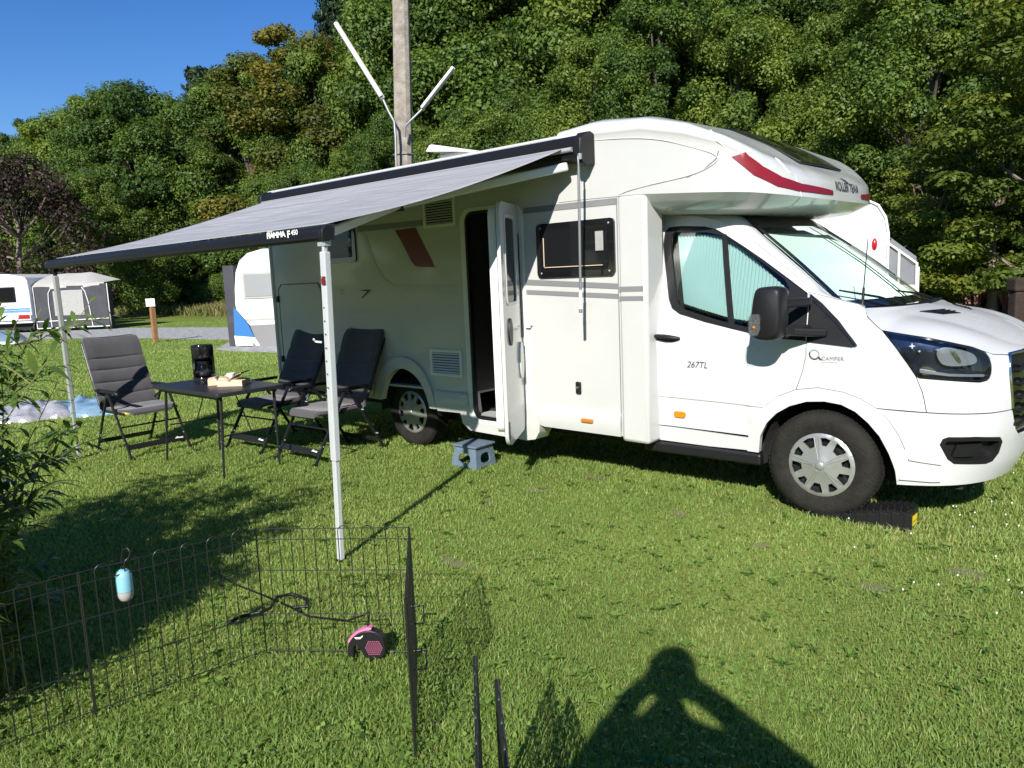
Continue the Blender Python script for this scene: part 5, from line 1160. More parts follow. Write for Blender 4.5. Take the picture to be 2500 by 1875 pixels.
# not inside the road
rd = inside(np.stack([x, y], 1), ROAD) | inside(np.stack([x, y], 1), PITCH); keep &= ~rd
keep &= ~((x > -.45) & (x < .45) & (y > -.0) & (y < .25) & (rg.random(N) < .8))
x, y, d = x[keep], y[keep], d[keep]; n = len(x)
big = np.clip(d/4.0, .8, 6)**.85
ln = lownoise(x, y)
h = (.013+.015*rg.random(n)+.010*np.clip(ln, 0, 1))*np.clip(d/6, 1, 2.2)**.35
edge = np.exp(-((y-.12)/.25)**2)*((x > -6) & (x < 1)); h *= 1+.8*edge*rg.random(n)
near = np.clip((3.6-d)/2.0, 0, 1); h *= 1+.6*near
wv = .0019*big*(1+.5*rg.random(n)); a = rg.random(n)*2*np.pi; lean = (.25+.75*rg.random(n))*h*1.0; la = rg.random(n)*2*np.pi
cx, sx_ = np.cos(a)*wv, np.sin(a)*wv; lx, ly = np.cos(la)*lean, np.sin(la)*lean
Z0 = np.full(n, -.003)
P0 = np.stack([x-cx, y-sx_, Z0], 1); P1 = np.stack([x+cx, y+sx_, Z0], 1)
P2 = np.stack([x-cx*.8+lx*.35, y-sx_*.8+ly*.35, h*.6], 1); P3 = np.stack([x+cx*.8+lx*.35, y+sx_*.8+ly*.35, h*.6], 1); P4 = np.stack([x+lx, y+ly, h], 1)
V = np.stack([P0,P1,P2,P3,P4], 1).reshape(-1, 3); b = np.arange(n)[:,None]*5
F = np.concatenate([b+np.array([[0,1,3]]), b+np.array([[0,3,2]]), b+np.array([[2,3,4]])])
dry = np.clip(np.sin(x*2.3+1.7*np.sin(y*1.9)+.6)*np.sin(y*2.9+1.3*np.sin(x*2.2))-.35, 0, 1)*np.clip((x+1.2)/1.5, .15, 1)
rv = np.clip(.40+.20*ln+.30*(rg.random(n)-.5)+(rg.random(n) < .05+.5*dry)*.45, 0, 1)
tag(fast_mesh('lawn_grass', V, F, M['grass'], rnd=np.repeat(rv, 5)), 'short mown green lawn grass', 'grass', kind='stuff')
# clover and broad weeds close to the camera
n = 17000; x, y, d, rg = lawn(n, 1.6, 9, 1.7, 9); ln = lownoise(x*2.1+4, y*2.1); k = (ln+.5*rg.random(n) > .12-.35*np.clip((4-d)/2,0,1)) & ~in_bare(x, y); x, y, d = x[k], y[k], d[k]; n = len(x)
r_ = (.005+.006*rg.random(n)); z = .016+.016*rg.random(n); tx = (rg.random((n, 2))-.5)*.9; a0 = rg.random(n)*6.28
m6 = 6; ang = a0[:,None]+np.arange(m6)[None]*2*np.pi/m6; rr = r_[:,None]*np.where(np.arange(m6)[None] % 2 == 0, 1.0, .75)
X = x[:,None]+rr*np.cos(ang); Y = y[:,None]+rr*np.sin(ang); Z = z[:,None]+rr*np.cos(ang)*tx[:,:1]+rr*np.sin(ang)*tx[:,1:]
V = np.stack([X,Y,Z], 2).reshape(-1, 3); F = np.arange(n)[:,None]*m6+np.arange(m6)[None]
tag(fast_mesh('clover', V, F, M['clover'], rnd=np.repeat(rg.random(n), m6)), 'small round clover leaves spread through the lawn', 'clover', kind='stuff')
n = 700; x, y, d, rg = lawn(n, 1.7, 11, 1.8, 19); x = np.repeat(x, 6)+rg.normal(0,.006,n*6); y = np.repeat(y, 6)+rg.normal(0,.006,n*6); m_ = len(x)
a = rg.random(m_)*6.28; L_ = .022+.030*rg.random(m_); w_ = L_*.28; c_, s_ = np.cos(a), np.sin(a); z = .020+.014*rg.random(m_)
V = np.stack([np.stack([x,y,z*.4],1), np.stack([x+c_*L_*.5-s_*w_,y+s_*L_*.5+c_*w_,z],1), np.stack([x+c_*L_,y+s_*L_,z*.8],1), np.stack([x+c_*L_*.5+s_*w_,y+s_*L_*.5-c_*w_,z],1)], 1).reshape(-1,3)
tag(fast_mesh('broad_weeds', V, np.arange(m_)[:,None]*4+np.arange(4)[None], M['clover'], rnd=np.repeat(rg.random(m_), 4)), 'flat rosettes of broad leaved weeds in the lawn', 'weeds', kind='stuff')
# daisies to the right of the front wheel
n = 900; rg = np.random.default_rng(4); x = rg.uniform(-.2,2.5,n); y = rg.uniform(-1.6,5.5,n); k = (rg.random(n) < np.clip((x-.3)/1.2, .03, 1)*np.clip((y+1.6)/2.0, .05, 1)); x, y = x[k], y[k]; n = len(x)
ang = np.arange(7)[None]*2*np.pi/7; r_ = .0038; V = np.stack([x[:,None]+r_*np.cos(ang), y[:,None]+r_*np.sin(ang), np.broadcast_to(.042+.004*np.sin(ang), (n, 7))], 2).reshape(-1, 3)
tag(fast_mesh('daisies', V, np.arange(n)[:,None]*7+np.arange(7)[None], M['daisy']), 'tiny white daisies in the lawn right of the front wheel', 'daisies', kind='stuff')
# tall wild grass at the foot of the wood
def tuft_band(name, m, pts, n, h0, h1, seed, label, cat, w=.02):
    rg = np.random.default_rng(seed); t = rg.random(n)*(len(pts)-1); i = np.minimum(t.astype(int), len(pts)-2); f = t-i; pts = np.array(pts)
    c = pts[i]*(1-f[:,None])+pts[i+1]*f[:,None]; wd = c[:,2]; x = c[:,0]+rg.normal(0, .35, n)*wd; y = c[:,1]+(rg.random(n)-.5)*2*wd
    h = h0+(h1-h0)*rg.random(n); h *= 1+.3*lownoise(x*.8, y*.8); a = rg.random(n)*np.pi; ww = w*(1+rg.random(n)); lx = rg.normal(0,.25,n)*h; ly = rg.normal(0,.25,n)*h
    z0 = np.array([gz(p, q) for p, q in zip(x, y)])
    V = np.stack([np.stack([x-np.cos(a)*ww,y-np.sin(a)*ww,z0],1), np.stack([x+np.cos(a)*ww,y+np.sin(a)*ww,z0],1), np.stack([x+lx*.5+np.cos(a)*ww*.6,y+ly*.5+np.sin(a)*ww*.6,z0+h*.65],1), np.stack([x+lx,y+ly,z0+h],1)], 1).reshape(-1,3)
    return tag(fast_mesh(name, V, np.arange(n)[:,None]*4+np.arange(4)[None], m, rnd=np.repeat(np.clip(rg.random(n)*.7+.3*(h/h1), 0, 1), 4)), label, cat, kind='stuff')
tuft_band('wild_grass', M['wild'], [(-95,12,2),(-70,19,2.5),(-48,20.5,3),(-36,19.5,3.4),(-26,19,3),(-14,21,2.4),(-4,22,1.5),(4,22.5,1.2)], 60000, .25,.75, 3, 'tall tawny wild grass along the foot of the wood', 'wild grass', .022)
tuft_band('wild_flowers', M['pinkfl'], [(-34,20.5,1.2),(-26,20,1.2),(-20,20.5,1)], 1800, .5,1.0, 6, 'pale pink wild flowers in the rough grass at the far left', 'wild flowers', .05)
tuft_band('wild_flowers', M['pinkfl'], [(-6.5,22.5,1.0),(-4,22,1.2),(-2,21,1.0)], 1500, .5,1.1, 7, 'pink wild flowers below the trees behind the bonnet', 'wild flowers', .03)

# ------------------------------------------------------------------ trees
def leaves(centres, radii, per, size, seed, flat=.75, up=.5, hollow=.55, asp=.6, crown_c=None):
    """leaf quads on a cloud of clumps; every leaf is one folded quad"""
    rg = np.random.default_rng(seed); C = np.repeat(centres, per, 0); Rr = np.repeat(radii, per); n = len(C)
    v = rg.normal(size=(n, 3)); v /= np.linalg.norm(v, axis=1)[:,None]
    rad = Rr*(hollow+(1-hollow)*rg.random(n)**.6)*(1+.18*np.sin(7*v[:,0]+5*v[:,1]+C[:,2])); p = C+v*rad[:,None]*np.array([1,1,flat])
    nn = v*.8+rg.normal(size=(n,3))*.45+np.array([0,0,up]); nn /= np.linalg.norm(nn, axis=1)[:,None]
    t = np.cross(nn, rg.normal(size=(n,3))); t /= np.linalg.norm(t, axis=1)[:,None]; b = np.cross(nn, t)
    s = size*(.6+.8*rg.random(n)); s = s[:,None]
    q = np.stack([p-t*s, p-b*s*asp+nn*s*.12, p+t*s-nn*s*.25, p+b*s*asp+nn*s*.12], 1)
    cl = np.repeat(rg.random(len(centres)), per); rn = np.clip(cl*.55+rg.random(n)*.45, 0, 1)
    return q.reshape(-1,3), np.arange(n)[:,None]*4+np.arange(4)[None], np.repeat(rn, 4)
def crown_clumps(seed, w, h, z0, nclump, rmin, rmax, shape='round'):
    rg = np.random.default_rng(seed); out = []; rr = []
    while len(out) < nclump:
        t = rg.random(); a = rg.random()*2*np.pi
        if shape == 'round': prof = math.sin(math.pi*min(1, (.10+.90*t)))**.55
        elif shape == 'skirt': prof = (1-t**2.2)**.5*.96+.04
        elif shape == 'cone': prof = (1-t)**.85*1.0+.03
        else: prof = .5+.5*math.sin(math.pi*t)
        rad = w*prof*(1+.22*math.sin(3*a+seed)+.14*math.sin(5*a+2*seed+6*t))*(.55+.45*rg.random()**.5)
        r = rmin+(rmax-rmin)*rg.random()
        out.append((rad*math.cos(a), rad*math.sin(a), z0+h*t)); rr.append(r)
    return np.array(out), np.array(rr)
def tree_proto(name, seed, w, h, nclump, rr, per, size, m, shape='skirt', z0=.1, up=.5, flat=.75, limbs=9, trunk_m='bark', asp=.6, hollow=.55, limb_out=.9):
    t = empty(name, (0, 0, 0)); C, Q = crown_clumps(seed, w, h*(1-z0)-rr[1]*.6, h*z0, nclump, rr[0], rr[1], shape)
    V, F, rn = leaves(C, Q, per, size, seed+1, flat, up, hollow, asp)
    fast_mesh('crown', V, F, M[m] if isinstance(m, str) else m, t, rnd=rn)
    mb = MB(); rg = random.Random(seed); th = h*.82; pts = [(math.sin(k*1.3+seed)*.03*h*k/6, math.cos(k*1.7+seed)*.025*h*k/6, th*k/6-.3*(k == 0)) for k in range(7)]
    r0 = h*.017+.05; mb.tube(pts, [r0*(1-.13*k) for k in range(7)], 8)
    for k in range(limbs):
        c = C[rg.randrange(len(C))]; s = pts[min(5, 1+int(5*max(0, c[2]/h-.1)))]; s = Vector(s)*.9; e = Vector(c)*limb_out; e.z = c[2]
        mb.tube([s, s.lerp(e,.5)+Vector((0,0,-.1*h*.3)), e], [r0*.35, r0*.22, r0*.06], 5)
    mb.build('trunk', M[trunk_m], t, local=True, smooth=60)
    return t
K_ = dict(per=1000, rr=(.40,1.15), size=.064, hollow=.25)
PR = {
 'oakA': tree_proto('broadleaf_tree', 1, 3.6, 12.5, 125, m='leaf', **K_),
 'oakB': tree_proto('broadleaf_tree', 2, 3.2, 14.0, 130, m='leaf', **K_),
 'oakC': tree_proto('broadleaf_tree', 3, 4.0, 11.0, 125, m='leaf', **K_),
 'far':  tree_proto('broadleaf_tree', 4, 3.8, 14.0, 100, per=900, rr=(.6,1.5), size=.088, hollow=.3, m='leaf'),
 'ochre': tree_proto('ochre_tree', 5, 3.6, 15.0, 100, per=700, rr=(.5,1.1), size=.085, m='leaf_o', up=.3),
 'copper': tree_proto('copper_tree', 6, 4.4, 9.8, 85, per=170, rr=(.8,1.5), size=.10, m='leaf_c', shape='skirt', limbs=60, trunk_m='stem', limb_out=1.02),
 'conifer': tree_proto('conifer_tree', 7, 2.4, 17.0, 110, per=200, rr=(.5,.9), size=.18, m='leaf_d', shape='cone', z0=.05, up=-.2, flat=.45, asp=.25),
 'maple': tree_proto('maple_tree', 8, 3.0, 8.0, 90, per=480, rr=(.4,.85), size=.065, m='leaf_y', up=.9, flat=.38, limbs=26, trunk_m='stem'),
 'shrub': tree_proto('edge_shrub', 9, 2.0, 3.4, 50, per=520, rr=(.35,.75), size=.06, m='leaf', z0=.02, limbs=4),
}
used = set()
def plant(kind, x, y, s, rz, label, group=None, sz=None, cat='tree', name=None):
    src = PR[kind]
    t = src if kind not in used else copy_tree(src); used.add(kind)
    t.location = (x, y, gz(x, y)-.05); t.rotation_euler = (0, 0, rz); t.scale = (s, s, sz or s)
    tag(t, label, cat, group)
    if not group and 'group' in t: del t['group']
    if name: t.name = name
    return t
ORD = ['first','second','third','fourth','fifth','sixth','seventh','eighth','ninth','tenth','eleventh','twelfth','thirteenth','fourteenth','fifteenth','sixteenth','seventeenth','eighteenth','nineteenth','twentieth','twenty-first','twenty-second','twenty-third','twenty-fourth','twenty-fifth','twenty-sixth','twenty-seventh','twenty-eighth','twenty-ninth','thirtieth']
rt_ = random.Random(21)
def azp(u, dist):
    # point at a bearing across the scene: u runs 0 (left) .. 1 (right) over the camera's field
    f = (u-.5)*2500/1879.1; d_ = Vector((-.66184+.74706*f, .73637+.66342*f)); d_.normalize(); return (1.749+d_.x*dist, -4.859+d_.y*dist)
GL = 'mid green broadleaf tree in the dense wood that fills the slope'
GG = 'broadleaf trees packed along the wooded slope'
# front row along the foot of the slope
x_ = 7.5
row = []
while x_ > -62:
    kind = rt_.choice(['oakA','oakB','oakC'])
    row.append((kind, x_+rt_.uniform(-.6,.6), edge_y(x_)+rt_.uniform(1.2,3.4), rt_.uniform(.85,1.12)))
    x_ -= rt_.uniform(2.6,3.9)*(1 if x_ > -25 else 1.25)
for i_, (k, x, y, s) in enumerate(row):
    f_ = float(np.interp(x, [-62,-45,-30,-15,0], [.86,.84,.92,1.0,1.05])); plant(k, x, y, s*f_, rt_.uniform(0,6.28), ORD[i_]+' broadleaf tree from the right in the front row of the wood', GG)
# second and third rows up the slope
x_ = 6; i_ = -1
while x_ > -58:
    i_ += 1; y = edge_y(x_)+rt_.uniform(6,9); plant(rt_.choice(['oakA','oakB','oakC','far']), x_, y, rt_.uniform(.85,1.05)*float(np.interp(x_,[-58,-36,-24,0],[.58,.58,.85,1.15])), rt_.uniform(0,6.28), ORD[i_]+' broadleaf tree from the right in the second row up the slope', GG); x_ -= rt_.uniform(3.6,5)
x_ = 6; i_ = -1
while x_ > -30:
    i_ += 1; y = edge_y(x_)+rt_.uniform(13,17); plant('far', x_, y, rt_.uniform(1.25,1.5)*float(np.interp(x_, [-30,-22], [.72,1])), rt_.uniform(0,6.28), ORD[i_]+' broadleaf tree from the right in the topmost row of the slope', GG); x_ -= rt_.uniform(5.5,7)
# skyline, set by bearing (share of picture width), distance and height seen against the sky
GN = [0]
def skyl(u, dist, tan, kind, label, group=None, wid=1.0):
    if label == GL: label = ORD[GN[0]]+' plain green tree filling the skyline between the distinctive ones'; GN[0] += 1
    x, y = azp(u, dist); H = {'oakA':12.5,'oakB':14,'oakC':11,'far':14,'ochre':15,'copper':9.8,'conifer':17,'maple':8}[kind]
    top = 1.63+dist*tan; s = (top-gz(x, y))/(H*.985); plant(kind, x, y, s*wid, rt_.uniform(0,6.28), label, group, sz=s)
skyl(-.015, 84, .196, 'far', 'dark tree at the left edge, left of the notch of sky', wid=.8)
skyl(.055, 80, .192, 'oakA', 'small tree just right of the notch of sky at the far left', wid=.8)
skyl(.025, 88, .160, 'far', GL, GG)
skyl(.085, 74, .200, 'far', GL, GG)
skyl(.122, 66, .226, 'oakB', 'bright green tree forming the first high shoulder of the skyline', wid=1.0)
skyl(.158, 64, .236, 'far', 'tall green tree at the middle of the skyline, left of the small dip')
skyl(.19, 63, .222, 'far', GL, GG)
skyl(.222, 66, .254, 'conifer', 'dark pointed conifer on the skyline left of the ochre tree', wid=1.1)
skyl(.245, 62, .250, 'far', GL, GG)
skyl(.302, 60, .304, 'ochre', 'yellow ochre tree standing highest on the skyline, left of the concrete pole', wid=1.3)
skyl(.268, 60, .272, 'oakB', GL, GG)
skyl(.352, 62, .37, 'conifer', 'dark blue green conifer at the top edge, left of the concrete pole', wid=1.0)
skyl(.325, 58, .295, 'far', GL, GG, wid=.7)
skyl(.39, 58, .36, 'far', GL, GG, wid=.7); skyl(.43, 56, .40, 'far', GL, GG, wid=.9); skyl(.47, 54, .42, 'far', GL, GG); skyl(.51, 52, .44, 'far', GL, GG); skyl(.55, 50, .45, 'far', GL, GG); skyl(.59, 48, .46, 'far', GL, GG); skyl(.66, 46, .47, 'far', GL, GG); skyl(.73, 46, .48, 'far', GL, GG); skyl(.80, 45, .48, 'far', GL, GG)
skyl(.035, 50, .158, 'copper', 'dark purple brown tree behind the caravan with the grey tent, at the left edge', wid=1.0)
skyl(.105, 52, .135, 'oakC', GL, GG)
skyl(.965, 25, .16, 'maple', 'yellow green maple low at the right edge behind the dark wooden post')
skyl(.90, 25.5, .12, 'maple', 'yellow green maple directly above the right-hand caravan')
skyl(1.03, 22, .30, 'maple', 'sparse yellow leaved tree cut off by the right edge')
# shrubs at the foot of the wood
x_ = 4; i_ = -1
while x_ > -60:
    i_ += 1; plant('shrub', x_, edge_y(x_)+rt_.uniform(-.9,.3), rt_.uniform(.7,1.15), rt_.uniform(0,6.28), ORD[i_]+' low green shrub from the right in the hedge along the foot of the wood', 'shrubs along the foot of the wood', cat='shrub'); x_ -= rt_.uniform(2.0,3.0)

for k, a in enumerate(np.linspace(195, 345, 9)):
    dd_ = 34+4*math.sin(k*2.3); plant(['oakA','oakC','far'][k % 3], 1.7+dd_*math.cos(R(a)), -4.9+dd_*math.sin(R(a)), .95+.1*math.sin(k), k*1.1, ORD[k]+' tall broadleaf tree far behind the photographer, counted from the left', 'trees behind the photographer')
# ------------------------------------------------------------------ willow shrubs close by on the left
def willow(name, base, seed, nst, hmax, spread, label, leaf_l=.155, toward=None, dens=1.0, cat='shrub', lean_az=None):
    rg = np.random.default_rng(seed); root = empty(name, base, label, cat); mb = MB(); LV = []; RN = []
    for s in range(nst):
        a = rg.uniform(0, 2*np.pi) if lean_az is None or rg.random() < .35 else lean_az+rg.normal(0, .5)
        L = hmax*rg.uniform(.5,1.0); r = spread*rg.uniform(.2,1.0)*L/hmax; b0 = np.array([base[0]+rg.normal(0,.12), base[1]+rg.normal(0,.12), 0]); pts = []
        for k in range(9):
            t = k/8; pts.append(b0+np.array([math.cos(a)*r*t**1.5+.02*math.sin(9*t+s), math.sin(a)*r*t**1.5+.02*math.cos(7*t+s), L*(t-.18*t*t*r/spread)]))
        mb.tube([tuple(p) for p in pts], [.0045*(1-t/8.5)+.0012 for t in range(9)], 5)
        paths = [(pts, 1.0)]
        for q in range(int(rg.integers(4,8))):
            i = int(rg.integers(2,8)); o = pts[i]; aa = a+rg.normal(0,1.3); l2 = rg.uniform(.18,.45)*hmax*.45
            tw = [o+np.array([math.cos(aa)*l2*t, math.sin(aa)*l2*t, l2*(.55*t-.25*t*t)]) for t in np.linspace(0,1,5)]
            mb.tube([tuple(p) for p in tw], [.003,.0025,.002,.0015,.001], 4); paths.append((tw, .8))
        for pp, sc in paths:
            pp = np.array(pp); seg = len(pp)-1; nl = int((28 if sc == 1 else 14)*dens)
            for j in range(nl):
                t = (.15 if sc == 1 else .05)+(.97-.1)*j/nl; ii = min(seg-1, int(t*seg)); f = t*seg-ii; o = pp[ii]*(1-f)+pp[ii+1]*f; dr = pp[ii+1]-pp[ii]; dr /= np.linalg.norm(dr)
                az = j*2.4+rg.normal(0,.3); side = np.array([math.cos(az), math.sin(az), .1]); side -= dr*side.dot(dr); side /= np.linalg.norm(side)
                dv_ = side*.8+dr*.55+np.array([0,0,rg.normal(-.02,.18)]); dv_ /= np.linalg.norm(dv_); l = leaf_l*sc*rg.uniform(.65,1.15)*(1 if t < .9 else .7); w = l*.10
                nn = np.cross(dv_, np.cross([0,0,1.], dv_)); nn /= np.linalg.norm(nn)+1e-9; sd_ = np.cross(dv_, nn); dz = np.array([0,0,-1.])
                p = [o+dv_*l*x_-(-dz)*l*.28*x_*x_ for x_ in (0,.3,.62,1.0)]
                q = [p[0], p[1]-sd_*w+nn*w*.35, p[1]+sd_*w+nn*w*.35, p[2]-sd_*w*.85+nn*w*.3, p[2]+sd_*w*.85+nn*w*.3, p[3]]
                LV.append(q); RN.append(float(np.clip(rg.random()*.75+(.25 if t > .85 else 0), 0, 1)))
    mb.build('stems', M['twig'], root, smooth=60)
    V = np.array(LV).reshape(-1,3)-np.array(base); n = len(LV); b = np.arange(n)[:,None]*6
    F = np.concatenate([b+np.array([[0,1,2]]), b+np.array([[1,3,2]]), b+np.array([[2,3,4]]), b+np.array([[3,5,4]])])
    fast_mesh('foliage', V, F, M['leaf_w'], root, rnd=np.repeat(np.array(RN), 6)); return root
willow('willow_shrub', (-2.30,-4.12,0), 3, 15, 1.95, .85, 'leafy willow shrub with narrow arching leaves, rising at the left edge of the picture', lean_az=R(60))
willow('willow_shrub', (-1.85,-4.25,0), 8, 46, 1.35, .50, 'lower willow shrub in front of the tall one, at the lower left edge', lean_az=R(200), dens=1.2)
willow('willow_shrub', (-2.9,-5.0,0), 12, 90, 2.3, 1.0, 'dense willow thicket just beyond the left edge, shading the lawn', dens=1.0, leaf_l=.18)
willow('willow_shrub', (-1.75,-5.5,0), 14, 100, 2.3, 1.0, 'willow thicket left of the photographer, shading the lawn', dens=1.0, leaf_l=.18)

# ------------------------------------------------------------------ pole with two lamp tubes
po = empty('lamp_pole', (-8.62,3.95,0), 'weathered square concrete pole carrying two bare white tube lamps, behind the motorhome', 'lamp pole')
mb = MB(); r_ = Vector((.747,.663,0)); f_ = Vector((-.663,.747,0))
def pol(z, w, d): c = Vector((-8.62,3.95,0)).lerp(Vector((-8.70,4.36,6.3)), z/6.3); c.z = z; return [c+r_*a*w/2+f_*b*d/2 for a, b in ((-.5,-1),(.5,-1),(1,-.6),(1,1),(-1,1),(-1,-.6))]
A1 = pol(-.2,.33,.30); A2 = pol(9.0,.24,.22); mb.add(A1+A2, [(i,(i+1) % 6,(i+1) % 6+6,i+6) for i in range(6)]+[tuple(range(6))[::-1], tuple(range(6,12))]); mb.build('shaft', M['concrete'], po, bevel=.012)
for i, (a, b, w) in enumerate((((-9.37,3.48,5.92),(-8.70,3.84,4.63),.075), ((-7.84,4.70,5.10),(-8.21,4.25,4.43),.055))):
    a = Vector(a); b = Vector(b); mb = MB(); mb.bar(a, b, w*1.25, w, up=(-.6,-.7,.2)); l = mb.build('lamp_housing', M['grass_pl'], po, bevel=.015)
    o_ = Vector((.30,-.42,.10))*.11; mb = MB(); mb.tube([a.lerp(b,.02)+o_, a.lerp(b,.98)+o_], w*.48, 10); mb.build('tube_cover', M['lampglass'], l, smooth=60)
    mb = MB()
    for t in (.2,.5,.8): p = a.lerp(b, t); mb.bar(p+Vector((-.05,-.05,0)), p+Vector((.05,-.03,0)), .012,.012)
    mb.build('clip', M['galv'], l)
mb = MB(); mb.tube([(-8.95,3.70,5.1),(-8.70,3.84,4.63),(-8.60,3.86,4.42),(-8.53,3.91,4.25),(-8.51,3.90,4.0),(-8.52,3.86,3.0),(-8.51,3.84,2.0)], .022, 8); mb.build('bracket_arm', M['galv'], po, smooth=60)
mb = MB(); mb.tube([(-8.0,4.50,4.8),(-8.21,4.25,4.43),(-8.31,4.13,4.29),(-8.42,4.05,4.18),(-8.45,4.05,4.0)], .020, 8); mb.build('bracket_arm', M['galv'], po, smooth=60)
mb = MB(); c = pol(3.75,.315,.285); mb.tube([tuple(p+(p-(sum(c, Vector())/6))*.05) for p in c]+[tuple(c[0]+(c[0]-(sum(c, Vector())/6))*.05)], .010, 6); mb.build('strap', M['galv'], po)

# sign post
sp = empty('sign_post', (-22.65,5.68,0), 'orange brown wooden pitch post with a small white number plate, on the grass verge', 'sign post')
mb = MB(); mb.box((-22.72,5.61,-.1),(-22.58,5.75,1.14)); mb.build('post', M['post_wood'], sp, bevel=.01)
mb = MB(); q = Vector((-22.65,5.68,1.25)); mb.bar(q-r_*.14-f_*.08, q+r_*.14-f_*.08, .03,.24); mb.build('number_plate', M['china'], sp)
# wooden post and pot on the right
wp = empty('gate_post', (.33,4.62,0), 'thick dark brown wooden post standing at the right edge behind the bonnet', 'post')
mb = MB(); c0 = Vector((.33,4.62,0)); mb.bar(c0, c0+Vector((0,0,1.24)), .13,.13, up=(.66,-.75,0)); mb.bar(c0+Vector((0,0,1.24)), c0+Vector((0,0,1.38)), .165,.165, up=(.66,-.75,0)); mb.build('shaft', M['dark_wood'], wp, bevel=.02)
mb = MB(); mb.bar((.40,4.68,1.38),(1.7,5.6,1.45), .12,.10); mb.build('rail', M['canvas_lt'], wp, bevel=.02)
tub = thing_lathe('flower_pot', 'orange terracotta flower pot beside the dark post at the right edge', 'flower pot', [(0,.0),(.12,.0),(.17,.26),(.19,.26),(.19,.31),(.16,.31),(.14,.24),(0,.24)], (.70,4.72,.66), M['terra'])
ws_ = empty('pot_stand', (.70,4.72,0), 'low dark timber stump under the orange flower pot', 'stump')
mb = MB(); mb.lathe([(.17,-.05),(.15,.1),(.14,.66),(0,.66)], (.70,4.72,0), 'z', 12); mb.build('stump_body', M['dark_wood'], ws_, smooth=40)

# ------------------------------------------------------------------ caravans
def frame(o, rz):
    ax = Vector((math.cos(rz), math.sin(rz), 0)); ay = Vector((-math.sin(rz), math.cos(rz), 0)); return lambda a, b, c: tuple(Vector(o)+ax*a+ay*b+Vector((0,0,c)))
RZ = math.atan2(.663,.747)
# left caravan (rear face towards us) with its tent
T0 = (-36.4,6.42,0); f = frame(T0, RZ)
cl = empty('caravan', T0, 'white caravan with blue stripes and a red tail lamp at the far left edge', 'caravan')
mb = MB(); pf = [(-.02,.42),(-.02,1.75),(-.06,2.25),(-.16,2.42),(-.9,2.58),(-1.9,2.62),(-2.18,2.5),(-2.24,1.8),(-2.24,.42)]
mb.prism([f(a, 0, c) for a, c in pf], Vector(f(0,5.2,0))-Vector(f(0,0,0))); mb.build('body', M['caravan'], cl, bevel=.05)
def fb(a0, b0, c0, a1, b1, c1, name, m, par, f=f, bev=None):
    mb = MB(); v = [f(x, y, z) for x in (a0, a1) for y in (b0, b1) for z in (c0, c1)]
    mb.add(v, [(0,1,3,2),(4,6,7,5),(0,4,5,1),(2,3,7,6),(0,2,6,4),(1,5,7,3)]); return mb.build(name, m, par, bevel=bev)
w = fb(-1.75,-.03,1.35,-.62,.01,2.02,'window_frame',M['black_pl'],cl,bev=.03); fb(-1.70,-.04,1.39,-.67,-.028,1.98,'pane',M['winglass'],w)
fb(-2.2,-.012,1.02,-.07,.0,1.09,'blue_stripe',M['stripe_bl'],cl); fb(-2.2,-.012,.90,-.07,.0,1.00,'blue_stripe',M['stripe_bl'],cl)
fb(-2.22,-.10,.55,-.02,.02,.78,'rear_bumper',M['caravan'],cl,bev=.03); fb(-.55,-.13,.62,-.06,-.09,.80,'tail_lamp',M['red_lamp'],cl,bev=.01)
p_ = fb(-1.40,-.115,.60,-.90,-.10,.72,'number_plate',M['china'],cl); mb = MB(); vs_, fs_ = text_mesh('QLN 8ZD', .09); w_ = max(v[0] for v in vs_); mb.add([f(-1.37+v[0]*.42/w_, -.118, .63+v[1]) for v in vs_], fs_); mb.build('lettering', M['ink'], p_, fix=False)
fb(-2.1,.3,.12,-.15,4.9,.44,'chassis',M['gap'],cl)
for a in (-.12,-2.1):
    mb = MB(); c = f(a, 2.3, .31); 
    for s in (0,): mb.lathe([(.31,-.09),(.31,.09),(0,.09)], (0,0,0), 'x', 20)
    mb.v = [tuple(Vector(f(a, 2.3, .31))+Vector((math.cos(RZ)*v[0]-math.sin(RZ)*v[1], math.sin(RZ)*v[0]+math.cos(RZ)*v[1], v[2]))) for v in mb.v]; mb.build('wheel', M['rubber'], cl, smooth=40)
te = empty('caravan_tent', f(.05,.3,0), 'grey caravan tent with a pale roof and clear window film, beside the left caravan', 'tent')
mb = MB(); rf = lambda u, v: f(.0+3.15*u, .25+1.5*v, 2.02+.06*u+.50*v**.75*(1-.85*max(0, (u-.55)/.45)**1.3)-.04*math.sin(math.pi*u)*(1-v)+.012*math.sin(17*u+4*v))
mb.grid(rf, 16, 8); mb.grid(lambda u, v: tuple(Vector(rf(u, 0))-Vector((0,0,.14*v+.02*v*math.sin(12*u)))), 16, 1); mb.build('tent_roof', M['canvas_lt'], te, smooth=50, fix=False)
def wallf(u, v): a = Vector(rf(u, 0)); z1 = a.z-.05; p = Vector(f(.02+3.25*u, .25, 0)); z = .14+(z1-.14)*v; return (p.x+.03*math.sin(14*u)*.6, p.y, z)
mb = MB(); mb.grid(wallf, 40, 6); wl = mb.build('tent_wall', M['canvas_dk'], te, smooth=60, fix=False)
mb = MB(); mb.grid(lambda u, v: f(3.20, .25+.5*u, .14+1.70*(1-v)), 8, 3); mb.build('tent_wall', M['canvas_dk'], te, fix=False)
off = lambda u, v, o=.02: tuple(Vector(wallf(u, v))-f_*0-Vector((-math.sin(RZ), math.cos(RZ), 0))*o)
mb = MB(); mb.grid(lambda u, v: off(.26+.40*u, .30+.60*v), 6, 4); mb.build('window_film', M['mesh_win'], wl, fix=False)
mb = MB()
